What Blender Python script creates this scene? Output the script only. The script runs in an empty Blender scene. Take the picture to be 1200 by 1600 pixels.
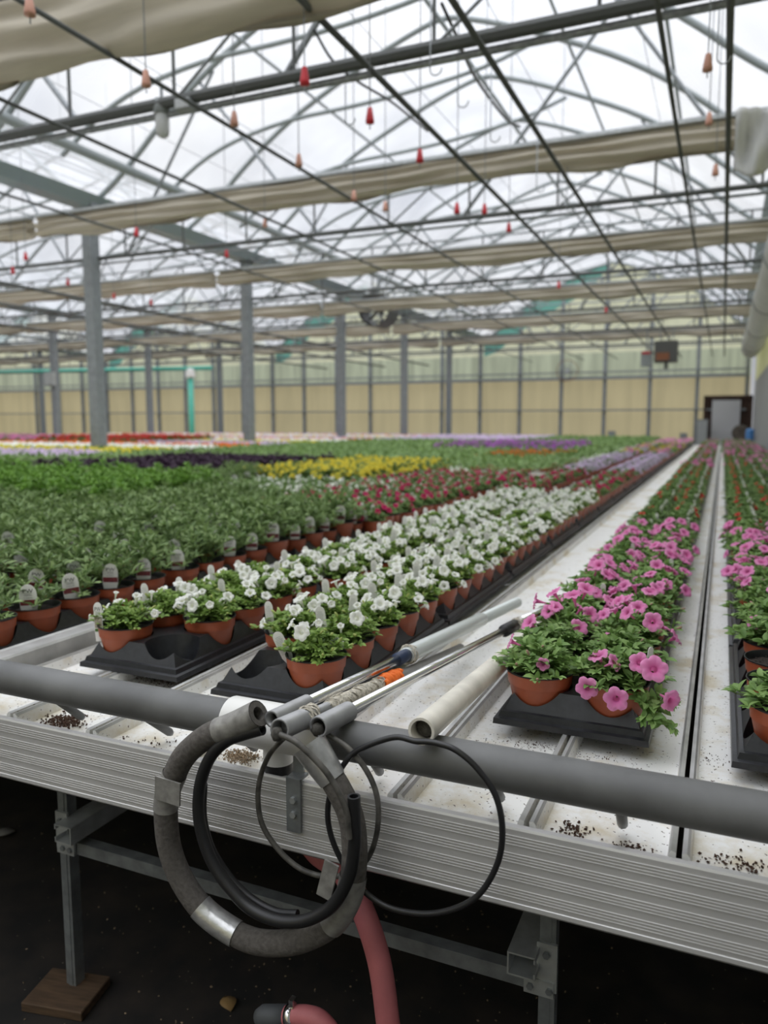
import bpy, bmesh, math, random
import numpy as np
from mathutils import Vector, Matrix

R = math.radians
PI = math.pi
random.seed(7)
rng = np.random.default_rng(7)
scene = bpy.context.scene
COL = scene.collection

# ------------------------------------------------------------------ camera, sky, exposure
EYE = 1.30                                   # camera height above the floor
PITCH, YAW = R(6.65), R(23.68)
cam_data = bpy.data.cameras.new('camera')
cam = bpy.data.objects.new('camera', cam_data); COL.objects.link(cam)
cam.location = (0, 0, EYE)
cam.rotation_euler = (R(90) - PITCH, 0, YAW)
cam_data.sensor_fit = 'VERTICAL'; cam_data.sensor_height = 24; cam_data.sensor_width = 18
cam_data.lens = 18.0; cam_data.clip_start = 0.02; cam_data.clip_end = 400
cam_data.dof.use_dof = True; cam_data.dof.focus_distance = 1.22; cam_data.dof.aperture_fstop = 2.4
scene.camera = cam
scene.view_settings.view_transform = 'Standard'
scene.view_settings.look = 'None'
scene.view_settings.gamma = 1.0
scene.view_settings.exposure = 0.62
scene.view_settings.use_curve_mapping = False
scene.cycles.max_bounces = 8
scene.cycles.transparent_max_bounces = 24

W = bpy.data.worlds.new('overcast_sky'); scene.world = W; W.use_nodes = True
nt = W.node_tree; nt.nodes.clear()
o_ = nt.nodes.new('ShaderNodeOutputWorld'); bg = nt.nodes.new('ShaderNodeBackground')
tc = nt.nodes.new('ShaderNodeTexCoord'); mp = nt.nodes.new('ShaderNodeMapping'); mp.inputs['Scale'].default_value = (1.6, 1.6, 4)
nz = nt.nodes.new('ShaderNodeTexNoise'); nz.inputs['Scale'].default_value = 1.5; nz.inputs['Detail'].default_value = 4
cr = nt.nodes.new('ShaderNodeValToRGB')
cr.color_ramp.elements[0].position = 0.35; cr.color_ramp.elements[0].color = (0.66, 0.70, 0.80, 1)
cr.color_ramp.elements[1].position = 0.62; cr.color_ramp.elements[1].color = (1.0, 1.0, 1.0, 1)
nt.links.new(tc.outputs['Generated'], mp.inputs['Vector']); nt.links.new(mp.outputs[0], nz.inputs['Vector'])
nt.links.new(nz.outputs['Fac'], cr.inputs[0]); nt.links.new(cr.outputs[0], bg.inputs['Color'])
bg.inputs['Strength'].default_value = 1.0
sx_ = nt.nodes.new('ShaderNodeSeparateXYZ'); rm_ = nt.nodes.new('ShaderNodeMapRange')   # an overcast sky is brightest overhead
rm_.inputs[1].default_value = 0.0; rm_.inputs[2].default_value = 1.0; rm_.inputs[3].default_value = 0.33; rm_.inputs[4].default_value = 2.45
nt.links.new(tc.outputs['Generated'], sx_.inputs[0]); pw_ = nt.nodes.new('ShaderNodeMath'); pw_.operation = 'POWER'; pw_.inputs[1].default_value = 2.2; pw_.use_clamp = True
nt.links.new(sx_.outputs['Z'], pw_.inputs[0]); nt.links.new(pw_.outputs[0], rm_.inputs[0]); nt.links.new(rm_.outputs[0], bg.inputs['Strength'])
nt.links.new(bg.outputs[0], o_.inputs[0])

# ------------------------------------------------------------------ helpers
_F = Vector((-math.sin(YAW) * math.cos(PITCH), math.cos(YAW) * math.cos(PITCH), -math.sin(PITCH)))
_Rt = Vector((math.cos(YAW), math.sin(YAW), 0)); _U = _Rt.cross(_F)
def _ray(x, y): return _F + _Rt * ((x - 600) / 1200.0) - _U * ((y - 800) / 1200.0)
def at_y(x, y, Y): r = _ray(x, y); p = r * (Y / r.y); return Vector((p.x, p.y, p.z + EYE))
def at_z(x, y, z): r = _ray(x, y); p = r * ((z - EYE) / r.z); return Vector((p.x, p.y, p.z + EYE))

def mat(name, color, rough=0.6, metal=0.0, noise=0.0, nscale=20.0, bump=0.0, trans=0.0, spec=0.5, stretch=None, coat=0.0):
    m = bpy.data.materials.new(name); m.use_nodes = True
    n = m.node_tree.nodes; l = m.node_tree.links
    b = n['Principled BSDF']
    b.inputs['Base Color'].default_value = (*color, 1); b.inputs['Roughness'].default_value = rough
    b.inputs['Metallic'].default_value = metal; b.inputs['Specular IOR Level'].default_value = spec
    b.inputs['Coat Weight'].default_value = coat
    if noise or bump:
        t = n.new('ShaderNodeTexCoord'); mpn = n.new('ShaderNodeMapping')
        if stretch: mpn.inputs['Scale'].default_value = stretch
        x = n.new('ShaderNodeTexNoise'); x.inputs['Scale'].default_value = nscale; x.inputs['Detail'].default_value = 5
        l.new(t.outputs['Object'], mpn.inputs[0]); l.new(mpn.outputs[0], x.inputs['Vector'])
        if noise:
            r = n.new('ShaderNodeValToRGB')
            lo = tuple(max(0, c * (1 - noise)) for c in color); hi = tuple(min(1, c * (1 + noise)) for c in color)
            r.color_ramp.elements[0].position = 0.3; r.color_ramp.elements[0].color = (*lo, 1)
            r.color_ramp.elements[1].position = 0.7; r.color_ramp.elements[1].color = (*hi, 1)
            l.new(x.outputs['Fac'], r.inputs[0]); l.new(r.outputs[0], b.inputs['Base Color'])
        if bump:
            u = n.new('ShaderNodeBump'); u.inputs['Strength'].default_value = bump; u.inputs['Distance'].default_value = 0.002
            l.new(x.outputs['Fac'], u.inputs['Height']); l.new(u.outputs[0], b.inputs['Normal'])
    if trans:
        tr = n.new('ShaderNodeBsdfTranslucent'); mx = n.new('ShaderNodeMixShader'); mx.inputs[0].default_value = trans
        src = b.inputs['Base Color'].links[0].from_socket if b.inputs['Base Color'].links else None
        if src: l.new(src, tr.inputs[0])
        else: tr.inputs[0].default_value = (*color, 1)
        l.new(b.outputs[0], mx.inputs[1]); l.new(tr.outputs[0], mx.inputs[2]); l.new(mx.outputs[0], n['Material Output'].inputs[0])
    return m

def petal_mat(name, throat, inner, edge, trans=0.35):
    m = bpy.data.materials.new(name); m.use_nodes = True
    n = m.node_tree.nodes; l = m.node_tree.links; b = n['Principled BSDF']
    a = n.new('ShaderNodeAttribute'); a.attribute_name = 'petal'
    r = n.new('ShaderNodeValToRGB'); e = r.color_ramp.elements
    e[0].position = 0.05; e[0].color = (*throat, 1); e[1].position = 0.95; e[1].color = (*edge, 1)
    k = e.new(0.22); k.color = (*inner, 1)
    l.new(a.outputs['Fac'], r.inputs[0]); l.new(r.outputs[0], b.inputs['Base Color'])
    b.inputs['Roughness'].default_value = 0.6; b.inputs['Specular IOR Level'].default_value = 0.2
    tr = n.new('ShaderNodeBsdfTranslucent'); mx = n.new('ShaderNodeMixShader'); mx.inputs[0].default_value = trans
    l.new(r.outputs[0], tr.inputs[0]); l.new(b.outputs[0], mx.inputs[1]); l.new(tr.outputs[0], mx.inputs[2])
    l.new(mx.outputs[0], n['Material Output'].inputs[0])
    return m

def leaf_mat(name, dark, light):
    m = bpy.data.materials.new(name); m.use_nodes = True
    n = m.node_tree.nodes; l = m.node_tree.links; b = n['Principled BSDF']
    g = n.new('ShaderNodeNewGeometry'); r = n.new('ShaderNodeValToRGB')
    r.color_ramp.elements[0].color = (*dark, 1); r.color_ramp.elements[1].color = (*light, 1)
    l.new(g.outputs['Random Per Island'], r.inputs[0]); l.new(r.outputs[0], b.inputs['Base Color'])
    b.inputs['Roughness'].default_value = 0.5; b.inputs['Specular IOR Level'].default_value = 0.35
    tr = n.new('ShaderNodeBsdfTranslucent'); mx = n.new('ShaderNodeMixShader'); mx.inputs[0].default_value = 0.28
    l.new(r.outputs[0], tr.inputs[0]); l.new(b.outputs[0], mx.inputs[1]); l.new(tr.outputs[0], mx.inputs[2])
    l.new(mx.outputs[0], n['Material Output'].inputs[0])
    return m

class MB:
    """collects shapes into one mesh"""
    def __init__(s): s.v = []; s.f = []; s.m = []; s.a = []; s.has_a = False
    def add(s, vs, fs, mi=0, attr=None):
        b = len(s.v); s.v.extend(map(tuple, vs)); s.f.extend([tuple(b + i for i in f) for f in fs])
        s.m.extend([mi] * len(fs) if isinstance(mi, int) else mi)
        if attr is not None: s.has_a = True; s.a.extend(attr)
        else: s.a.extend([0.0] * len(vs))
        return s
    def box(s, c, d, mi=0, rot=None):
        x, y, z = (k / 2 for k in d)
        vs = [Vector(p) for p in ((-x,-y,-z),(x,-y,-z),(x,y,-z),(-x,y,-z),(-x,-y,z),(x,-y,z),(x,y,z),(-x,y,z))]
        if rot is not None: vs = [rot @ p for p in vs]
        vs = [p + Vector(c) for p in vs]
        return s.add(vs, [(0,3,2,1),(4,5,6,7),(0,1,5,4),(1,2,6,5),(2,3,7,6),(3,0,4,7)], mi)
    def bar(s, a, b, w, h, mi=0, up=(0,0,1)):
        a = Vector(a); b = Vector(b); d = b - a; L = d.length; d.normalize()
        up = Vector(up)
        if abs(d.dot(up)) > 0.98: up = Vector((0,1,0))
        x = d.cross(up).normalized(); z = x.cross(d)
        M = Matrix((x, d, z)).transposed()
        return s.box((a + b) / 2, (w, L, h), mi, M)
    def tube(s, pts, r, n=10, mi=0, cap=True, closed=False, hollow=0):
        pts = [Vector(p) for p in pts]; N = len(pts)
        rr = r if hasattr(r, '__len__') else [r] * N
        nrm = None; rings = []
        for i, p in enumerate(pts):
            if closed: t = pts[(i + 1) % N] - pts[i - 1]
            else: t = pts[min(i + 1, N - 1)] - pts[max(i - 1, 0)]
            t.normalize()
            if nrm is None:
                nrm = t.orthogonal().normalized()
            nrm = (nrm - t * nrm.dot(t)).normalized(); bn = t.cross(nrm)
            rings.append([p + (nrm * math.cos(2*PI*k/n) + bn * math.sin(2*PI*k/n)) * rr[i] for k in range(n)])
        vs = [q for ring in rings for q in ring]; fs = []
        for i in range(N if closed else N - 1):
            j = (i + 1) % N
            for k in range(n):
                k2 = (k + 1) % n; fs.append((i*n+k, i*n+k2, j*n+k2, j*n+k))
        if cap and not closed:
            if hollow:
                for e, ring, t in ((0, rings[0], pts[0] - pts[1]), (1, rings[-1], pts[-1] - pts[-2])):
                    c = pts[0] if e == 0 else pts[-1]; t = t.normalized(); b = len(vs)
                    vs += [c + (q - c) * hollow for q in ring]; vs += [c + (q - c) * hollow - t * (rr[0] * 2.5) for q in ring]
                    o = 0 if e == 0 else (N - 1) * n
                    for k in range(n):
                        k2 = (k + 1) % n
                        fs.append((o+k, b+k, b+k2, o+k2)); fs.append((b+k, b+n+k, b+n+k2, b+k2))
                    fs.append(tuple(b + n + k for k in range(n)))
            else:
                fs.append(tuple(range(n))[::-1]); fs.append(tuple((N-1)*n + k for k in range(n)))
        return s.add(vs, fs, mi)
    def lathe(s, prof, n=24, mi=0, c=(0,0,0), mis=None):
        vs = []; fs = []; ms = []
        for (r, z) in prof:
            for k in range(n): vs.append((c[0] + r*math.cos(2*PI*k/n), c[1] + r*math.sin(2*PI*k/n), c[2] + z))
        for i in range(len(prof) - 1):
            for k in range(n):
                k2 = (k+1) % n; fs.append((i*n+k, i*n+k2, (i+1)*n+k2, (i+1)*n+k)); ms.append(mis[i] if mis else mi)
        return s.add(vs, fs, ms)
    def merge(s, o, M=None, remap=None):
        vs = [M @ Vector(p) for p in o.v] if M is not None else o.v
        b = len(s.v); s.v.extend(tuple(p) for p in vs); s.f.extend([tuple(b + i for i in f) for f in o.f])
        s.m.extend([remap[i] for i in o.m] if remap else o.m); s.a.extend(o.a); s.has_a = s.has_a or o.has_a
        return s
    def mesh(s, name, mats, smooth=True):
        me = bpy.data.meshes.new(name); me.from_pydata(s.v, [], s.f)
        for q in (mats if isinstance(mats, (list, tuple)) else [mats]): me.materials.append(q)
        me.polygons.foreach_set('material_index', np.array(s.m, dtype=np.int32))
        me.polygons.foreach_set('use_smooth', np.full(len(s.f), smooth))
        if s.has_a:
            at = me.attributes.new('petal', 'FLOAT', 'POINT'); at.data.foreach_set('value', np.array(s.a, dtype=np.float32))
        me.update(); return me
    def build(s, name, mats, parent=None, smooth=False, loc=None):
        o = bpy.data.objects.new(name, s.mesh(name, mats, smooth)); COL.objects.link(o)
        if parent is not None: o.parent = parent
        if loc is not None: o.location = loc
        if smooth == 'auto': pass
        return o

def shade(o, ang=40):
    me = o.data; me.polygons.foreach_set('use_smooth', np.ones(len(me.polygons), dtype=bool))
    try: me.set_sharp_from_angle(angle=R(ang))
    except Exception: pass
    return o
def tag(o, label, cat, group=None, kind=None):
    if label: o['label'] = label
    if cat: o['category'] = cat
    if group: o['group'] = group
    if kind: o['kind'] = kind
    return o
def struct(o): o['kind'] = 'structure'; return o
def empty(name, loc=(0,0,0), rz=0):
    e = bpy.data.objects.new(name, None); COL.objects.link(e); e.location = loc; e.rotation_euler = (0,0,rz); e.empty_display_size = 0.05
    return e
KIDS = {}
def kids(o):
    return list(o.children)
def dup(root, loc, rz=0, scale=1.0):
    r = root.copy(); COL.objects.link(r); r.location = loc; r.rotation_euler = (0,0,rz); r.scale = (scale,)*3
    for ch in root.children:
        c = ch.copy(); COL.objects.link(c); c.parent = r; c.matrix_parent_inverse = ch.matrix_parent_inverse.copy()
        for g in ch.children:
            d = g.copy(); COL.objects.link(d); d.parent = c
    return r
def smooth_pts(pts, n=8, closed=False):
    P = [Vector(p) for p in pts]; N = len(P); out = []
    rngi = range(N if closed else N - 1)
    for i in rngi:
        p0 = P[(i-1) % N] if closed or i > 0 else P[0]*2 - P[1]
        p1 = P[i]; p2 = P[(i+1) % N]; p3 = P[(i+2) % N] if closed or i + 2 < N else P[-1]*2 - P[-2]
        for k in range(n):
            t = k / n
            out.append(0.5*((2*p1) + (p2-p0)*t + (2*p0-5*p1+4*p2-p3)*t*t + (3*p1-p0-3*p2+p3)*t**3))
    if not closed: out.append(P[-1])
    return out
ORD = ['first','second','third','fourth','fifth','sixth','seventh','eighth','ninth','tenth','eleventh','twelfth','thirteenth','fourteenth','fifteenth','sixteenth','seventeenth','eighteenth','nineteenth','twentieth','twenty-first','twenty-second','twenty-third','twenty-fourth','twenty-fifth','twenty-sixth','twenty-seventh','twenty-eighth','twenty-ninth','thirtieth']

# ------------------------------------------------------------------ materials
M = {}
M['galv'] = mat('galvanised_steel', (0.30,0.32,0.33), 0.45, 0.6, 0.25, 30)
M['galv_lt'] = mat('pale_galvanised_steel', (0.50,0.52,0.52), 0.45, 0.5, 0.15, 30)
M['post'] = mat('grey_column_steel', (0.26,0.28,0.29), 0.6, 0.2, 0.15, 12)
M['dark_steel'] = mat('dark_truss_steel', (0.10,0.105,0.10), 0.6, 0.2)
M['arch'] = mat('arch_tube', (0.33,0.36,0.36), 0.5, 0.3)
M['gutter'] = mat('gutter_steel', (0.30,0.36,0.38), 0.5, 0.4)
M['alu'] = mat('brushed_aluminium', (0.66,0.65,0.64), 0.40, 0.35, 0.06, 5)
M['alu_dark'] = mat('weathered_aluminium', (0.50,0.50,0.49), 0.45, 0.45, 0.18, 18)
M['curtain'] = mat('beige_shade_cloth', (0.60,0.55,0.45), 0.9, 0, 0.10, 3, trans=0.35, stretch=(0.6,6,6))
M['pvc_grey'] = mat('grey_pvc', (0.135,0.136,0.134), 0.5, 0, 0.28, 9, bump=0.1)
M['pvc_white'] = mat('white_pvc', (0.82,0.81,0.78), 0.35, 0, 0.04, 14)
M['pvc_cream'] = mat('aged_cream_pvc', (0.75,0.71,0.62), 0.4, 0, 0.14, 22, stretch=(1,1,1))
M['black_rubber'] = mat('black_rubber', (0.015,0.015,0.016), 0.42)
M['cable'] = mat('black_cable_jacket', (0.02,0.02,0.021), 0.35)
M['cable_grey'] = mat('dusty_cable_jacket', (0.09,0.085,0.075), 0.5, 0, 0.6, 60)
M['foam'] = mat('grey_pipe_foam', (0.105,0.095,0.085), 0.95, 0, 0.25, 150, bump=0.8)
M['foil'] = mat('silver_duct_tape', (0.62,0.62,0.61), 0.34, 0.75, 0.2, 60, bump=0.5)
M['tape'] = mat('dull_grey_tape', (0.30,0.29,0.27), 0.5, 0.25, 0.3, 60, bump=0.4)
M['chrome'] = mat('polished_chrome', (0.80,0.80,0.80), 0.16, 1.0)
M['satin'] = mat('satin_grey_end_cap', (0.33,0.33,0.33), 0.4, 0.35, 0.1, 40)
M['sleeve'] = mat('clear_plastic_sleeve', (0.62,0.66,0.64), 0.25, 0.15)
M['socket'] = mat('dirty_socket', (0.07,0.065,0.055), 0.8, 0, 0.5, 200)
M['twine'] = mat('frayed_twine', (0.52,0.48,0.40), 0.9, 0, 0.4, 200, bump=1)
M['orange'] = mat('orange_twine', (0.95,0.20,0.03), 0.7)
M['navy'] = mat('navy_sleeve', (0.02,0.035,0.08), 0.4)
M['pink_hose'] = mat('pink_hose_rubber', (0.52,0.16,0.17), 0.55, 0, 0.15, 18)
M['tray'] = mat('black_tray_plastic', (0.017,0.018,0.021), 0.34, 0, 0.3, 90, bump=0.15)
M['pot'] = mat('terracotta_plastic', (0.36,0.085,0.035), 0.42, 0, 0.08, 30)
M['pot_in'] = mat('black_pot_lining', (0.012,0.012,0.013), 0.4)
M['soil'] = mat('potting_soil', (0.022,0.015,0.011), 0.95, 0, 0.8, 300, bump=1.0)
M['soil_dry'] = mat('dry_potting_mix', (0.30,0.22,0.14), 0.95, 0, 0.5, 300)
M['soil_dark'] = mat('brown_crumb', (0.07,0.035,0.02), 0.95, 0, 0.5, 300)
M['tag'] = mat('white_label_plastic', (0.90,0.89,0.86), 0.4, trans=0.30)
M['print'] = mat('black_print', (0.03,0.03,0.03), 0.5)
M['print_grey'] = mat('grey_small_print', (0.50,0.51,0.51), 0.5)
M['photo_red'] = mat('printed_maroon_photo', (0.16,0.02,0.025), 0.4, 0, 0.8, 260)
M['photo_grey'] = mat('printed_flower_photo', (0.42,0.38,0.30), 0.4, 0, 0.7, 260)
M['print_green'] = mat('printed_green_band', (0.07,0.16,0.03), 0.4)
M['leaf_petunia'] = leaf_mat('petunia_leaf', (0.12,0.23,0.055), (0.29,0.44,0.14))
M['leaf_white'] = leaf_mat('white_petunia_leaf', (0.13,0.23,0.04), (0.31,0.45,0.11))
M['leaf_bed'] = leaf_mat('bedding_leaf', (0.12,0.20,0.065), (0.30,0.41,0.16))
M['leaf_lime'] = leaf_mat('lime_leaf', (0.10,0.23,0.03), (0.22,0.40,0.06))
M['leaf_purple'] = leaf_mat('purple_leaf', (0.03,0.012,0.03), (0.08,0.04,0.075))
M['leaf_mid'] = leaf_mat('mid_green_leaf', (0.12,0.21,0.06), (0.26,0.39,0.13))
M['stem'] = mat('green_stem', (0.16,0.25,0.06), 0.6)
M['bud'] = mat('yellow_green_bud', (0.52,0.58,0.20), 0.6, trans=0.3)
M['bud_pink'] = mat('dusky_pink_bud', (0.35,0.22,0.16), 0.7)
M['p_white'] = petal_mat('white_petal', (0.62,0.66,0.25), (0.93,0.93,0.86), (0.96,0.96,0.93))
M['p_pink'] = petal_mat('pink_petal', (0.38,0.04,0.20), (0.80,0.20,0.48), (0.90,0.36,0.64))
M['p_magenta'] = petal_mat('crimson_petal', (0.25,0.01,0.04), (0.50,0.02,0.10), (0.62,0.05,0.17))
M['p_lav'] = petal_mat('lavender_petal', (0.35,0.2,0.4), (0.62,0.48,0.70), (0.74,0.62,0.78))
M['p_yellow'] = petal_mat('yellow_petal', (0.6,0.4,0.02), (0.75,0.62,0.05), (0.8,0.70,0.10))
M['p_orange'] = petal_mat('orange_petal', (0.5,0.1,0.01), (0.80,0.20,0.03), (0.85,0.26,0.06))
M['p_red'] = petal_mat('red_petal', (0.35,0.01,0.01), (0.62,0.03,0.03), (0.72,0.06,0.06))
M['p_violet'] = petal_mat('violet_petal', (0.2,0.02,0.3), (0.50,0.10,0.62), (0.62,0.2,0.7))
M['wood'] = mat('brown_wood_block', (0.085,0.05,0.026), 0.8, 0, 0.4, 14, stretch=(1,6,6))
M['wood_dark'] = mat('dark_brown_board', (0.055,0.028,0.018), 0.8, 0, 0.4, 3)
M['door'] = mat('white_door_panel', (0.55,0.55,0.56), 0.5)
M['teal'] = mat('teal_paint', (0.10,0.50,0.38), 0.5)
M['box_grey'] = mat('grey_enamel', (0.27,0.29,0.29), 0.5)
M['box_dark'] = mat('dark_heater_enamel', (0.09,0.09,0.085), 0.5)
M['rust'] = mat('rusty_grille', (0.25,0.10,0.05), 0.8)
M['red_plastic'] = mat('red_plastic', (0.55,0.02,0.03), 0.5)
M['salmon'] = mat('faded_salmon_plastic', (0.55,0.28,0.20), 0.6)
M['blue'] = mat('blue_plastic', (0.08,0.25,0.55), 0.5)
M['glass_jar'] = mat('cloudy_lamp_glass', (0.75,0.76,0.75), 0.25, trans=0.5)
M['poly'] = mat('white_poly_tube', (0.72,0.72,0.70), 0.5, trans=0.4, noise=0.06, nscale=2)
M['side_grey'] = mat('grey_side_curtain', (0.34,0.345,0.34), 0.7, 0, 0.4, 2.2, stretch=(1,14,0.25))
M['gable_low'] = mat('yellow_gable_sheet', (0.64,0.55,0.32), 0.6, 0, 0.08, 0.8, trans=0.55, stretch=(4,1,0.4))
M['gable_up'] = mat('pale_gable_sheet', (0.78,0.78,0.55), 0.6, 0, 0.08, 0.8, trans=0.65, stretch=(4,1,0.4))
M['gable_green'] = mat('green_stained_gable_sheet', (0.52,0.56,0.40), 0.6, 0, 0.22, 1.2, trans=0.6, stretch=(5,1,0.35))
M['gable_teal'] = mat('teal_gable_panel', (0.16,0.42,0.34), 0.6, 0, 0.12, 1.2, trans=0.6)

def film_mat():
    m = bpy.data.materials.new('clear_roof_film'); m.use_nodes = True; n = m.node_tree.nodes; l = m.node_tree.links
    n.remove(n['Principled BSDF'])
    t = n.new('ShaderNodeBsdfTransparent'); t.inputs[0].default_value = (0.97,0.98,1,1)
    d = n.new('ShaderNodeBsdfTranslucent'); d.inputs[0].default_value = (0.92,0.93,0.94,1)
    co = n.new('ShaderNodeTexCoord'); x = n.new('ShaderNodeTexNoise'); x.inputs['Scale'].default_value = 0.9
    r = n.new('ShaderNodeMapRange'); r.inputs[1].default_value = 0.3; r.inputs[2].default_value = 0.7; r.inputs[3].default_value = 0.22; r.inputs[4].default_value = 0.42
    mx = n.new('ShaderNodeMixShader')
    l.new(co.outputs['Object'], x.inputs['Vector']); l.new(x.outputs['Fac'], r.inputs[0]); l.new(r.outputs[0], mx.inputs[0])
    l.new(t.outputs[0], mx.inputs[1]); l.new(d.outputs[0], mx.inputs[2]); l.new(mx.outputs[0], n['Material Output'].inputs[0])
    return m
M['film'] = film_mat()

def floor_mat():
    m = mat('black_ground_cloth', (0.012,0.011,0.010), 0.85, 0, 0.0)
    n = m.node_tree.nodes; l = m.node_tree.links; b = n['Principled BSDF']
    co = n.new('ShaderNodeTexCoord'); x = n.new('ShaderNodeTexNoise'); x.inputs['Scale'].default_value = 9; x.inputs['Detail'].default_value = 8
    r = n.new('ShaderNodeValToRGB'); e = r.color_ramp.elements
    e[0].position = 0.4; e[0].color = (0.008,0.007,0.006,1); e[1].position = 0.75; e[1].color = (0.03,0.022,0.016,1)
    v = n.new('ShaderNodeTexVoronoi'); v.inputs['Scale'].default_value = 28
    r2 = n.new('ShaderNodeValToRGB'); r2.color_ramp.elements[0].position = 0.035; r2.color_ramp.elements[0].color = (1,1,1,1); r2.color_ramp.elements[1].position = 0.06; r2.color_ramp.elements[1].color = (0,0,0,1)
    mx = n.new('ShaderNodeMixRGB'); mx.inputs[2].default_value = (0.22,0.18,0.14,1)
    l.new(co.outputs['Object'], x.inputs['Vector']); l.new(co.outputs['Object'], v.inputs['Vector'])
    l.new(x.outputs['Fac'], r.inputs[0]); l.new(v.outputs['Distance'], r2.inputs[0])
    l.new(r2.outputs[0], mx.inputs[0]); l.new(r.outputs[0], mx.inputs[1]); l.new(mx.outputs[0], b.inputs['Base Color'])
    return m
M['floor'] = floor_mat()

def channel_mat():
    m = mat('white_bench_channel', (0.70,0.69,0.66), 0.38, 0.0)
    n = m.node_tree.nodes; l = m.node_tree.links; b = n['Principled BSDF']
    co = n.new('ShaderNodeTexCoord')
    x = n.new('ShaderNodeTexNoise'); x.inputs['Scale'].default_value = 7; x.inputs['Detail'].default_value = 8; x.inputs['Roughness'].default_value = 0.65
    r = n.new('ShaderNodeValToRGB'); e = r.color_ramp.elements
    e[0].position = 0.36; e[0].color = (0.66,0.59,0.45,1); e[1].position = 0.50; e[1].color = (0.86,0.855,0.83,1)
    v = n.new('ShaderNodeTexNoise'); v.inputs['Scale'].default_value = 150; v.inputs['Detail'].default_value = 3
    r2 = n.new('ShaderNodeValToRGB'); r2.color_ramp.elements[0].position = 0.655; r2.color_ramp.elements[0].color = (0,0,0,1); r2.color_ramp.elements[1].position = 0.675; r2.color_ramp.elements[1].color = (1,1,1,1)
    mx = n.new('ShaderNodeMixRGB'); mx.inputs[2].default_value = (0.10,0.07,0.05,1)
    l.new(co.outputs['Object'], x.inputs['Vector']); l.new(co.outputs['Object'], v.inputs['Vector'])
    l.new(x.outputs['Fac'], r.inputs[0]); l.new(v.outputs['Fac'], r2.inputs[0])
    l.new(r2.outputs[0], mx.inputs[0]); l.new(r.outputs[0], mx.inputs[1]); l.new(mx.outputs[0], b.inputs['Base Color'])
    return m
M['channel'] = channel_mat()

# ------------------------------------------------------------------ setting: ground, roof film, gable walls
X1, BAY, NB = 0.75, 8.9, 4
XL = X1 - BAY * NB
Y0, YF = -7.0, 27.65
floor = MB().box(((XL + X1) / 2, (Y0 + YF) / 2, -0.05), (X1 - XL + 6, YF - Y0 + 1, 0.1)).build('floor', M['floor']); struct(floor)

PROF = [(0,5.40),(0.25,5.36),(0.8,5.18),(1.4,4.93),(2.2,4.56),(2.8,4.20),(3.3,3.83),(3.6,3.58),(4.0,3.28),(4.45,3.0)]   # distance from ridge, height above the eye
def arch_pts(xc, half=0, off=0.0):
    left = [(xc - d, h + EYE + off) for d, h in reversed(PROF)]; right = [(xc + d, h + EYE + off) for d, h in PROF[1:]]
    return left + right
def arch_h(dx):
    dx = abs(dx)
    for (a, ha), (b, hb) in zip(PROF, PROF[1:]):
        if a <= dx <= b: return EYE + ha + (hb - ha) * (dx - a) / (b - a)
    return EYE + 3.0
ridges = [X1 - BAY/2 - BAY*i for i in range(NB)]
for i, xc in enumerate(ridges):
    P = arch_pts(xc, off=0.05); vs = []; fs = []
    ys = np.linspace(Y0, YF, 12)
    for y in ys: vs += [(x, y, z) for x, z in P]
    n = len(P)
    for a in range(len(ys)-1):
        for k in range(n-1): fs.append((a*n+k, a*n+k+1, (a+1)*n+k+1, (a+1)*n+k))
    struct(MB().add(vs, fs).build('ceiling' if i == 0 else 'ceiling', M['film'], smooth=True))
def gable(name, y, teal):
    b = MB()
    for xc in ridges:
        cuts = sorted(set([-4.45,-4.0,-3.6,-3.3,-2.8,-2.2,-1.4,-0.8,0,0.8,1.4,2.2,2.8,3.3,3.6,4.0,4.45]))
        def col(x0, x1, z0, z1a, z1b, mi): b.add([(x0,y,z0),(x1,y,z0),(x1,y,z1b),(x0,y,z1a)], [(0,1,2,3)], mi)
        for a, c in zip(cuts, cuts[1:]):
            ha, hc = arch_h(a), arch_h(c)
            col(xc+a, xc+c, 0, 2.8, 2.8, 0); col(xc+a, xc+c, 2.8, 3.7, 3.7, 2)
            def tb(x):   # lower edge of the teal strip along the left slope
                return max(3.7, arch_h(x) - (0.75 if x < 0 else 0)) if teal and x < -0.3 else arch_h(x)
            ta, tcc = tb(a), tb(c)
            col(xc+a, xc+c, 3.7, ta, tcc, 1)
            if teal and (ha - ta > 0.01 or hc - tcc > 0.01):
                b.add([(xc+a,y,ta),(xc+c,y,tcc),(xc+c,y,hc),(xc+a,y,ha)], [(0,1,2,3)], 3)
    return struct(b.build(name, [M['gable_low'], M['gable_up'], M['gable_green'], M['gable_teal']]))
gable('wall_far', YF + 0.1, True)
gable('wall_behind', Y0, False)
struct(MB().box((XL - 0.03, (Y0+YF)/2, 2.15), (0.04, YF-Y0, 4.3)).build('wall_left', M['gable_low']))
sr = MB().box((0.90, (Y0+YF)/2, 1.3), (0.04, YF-Y0, 2.6), 0).box((0.90, (Y0+YF)/2, 3.45), (0.04, YF-Y0, 1.7), 1)
struct(sr.build('wall_right', [M['side_grey'], M['gable_up']]))

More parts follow.
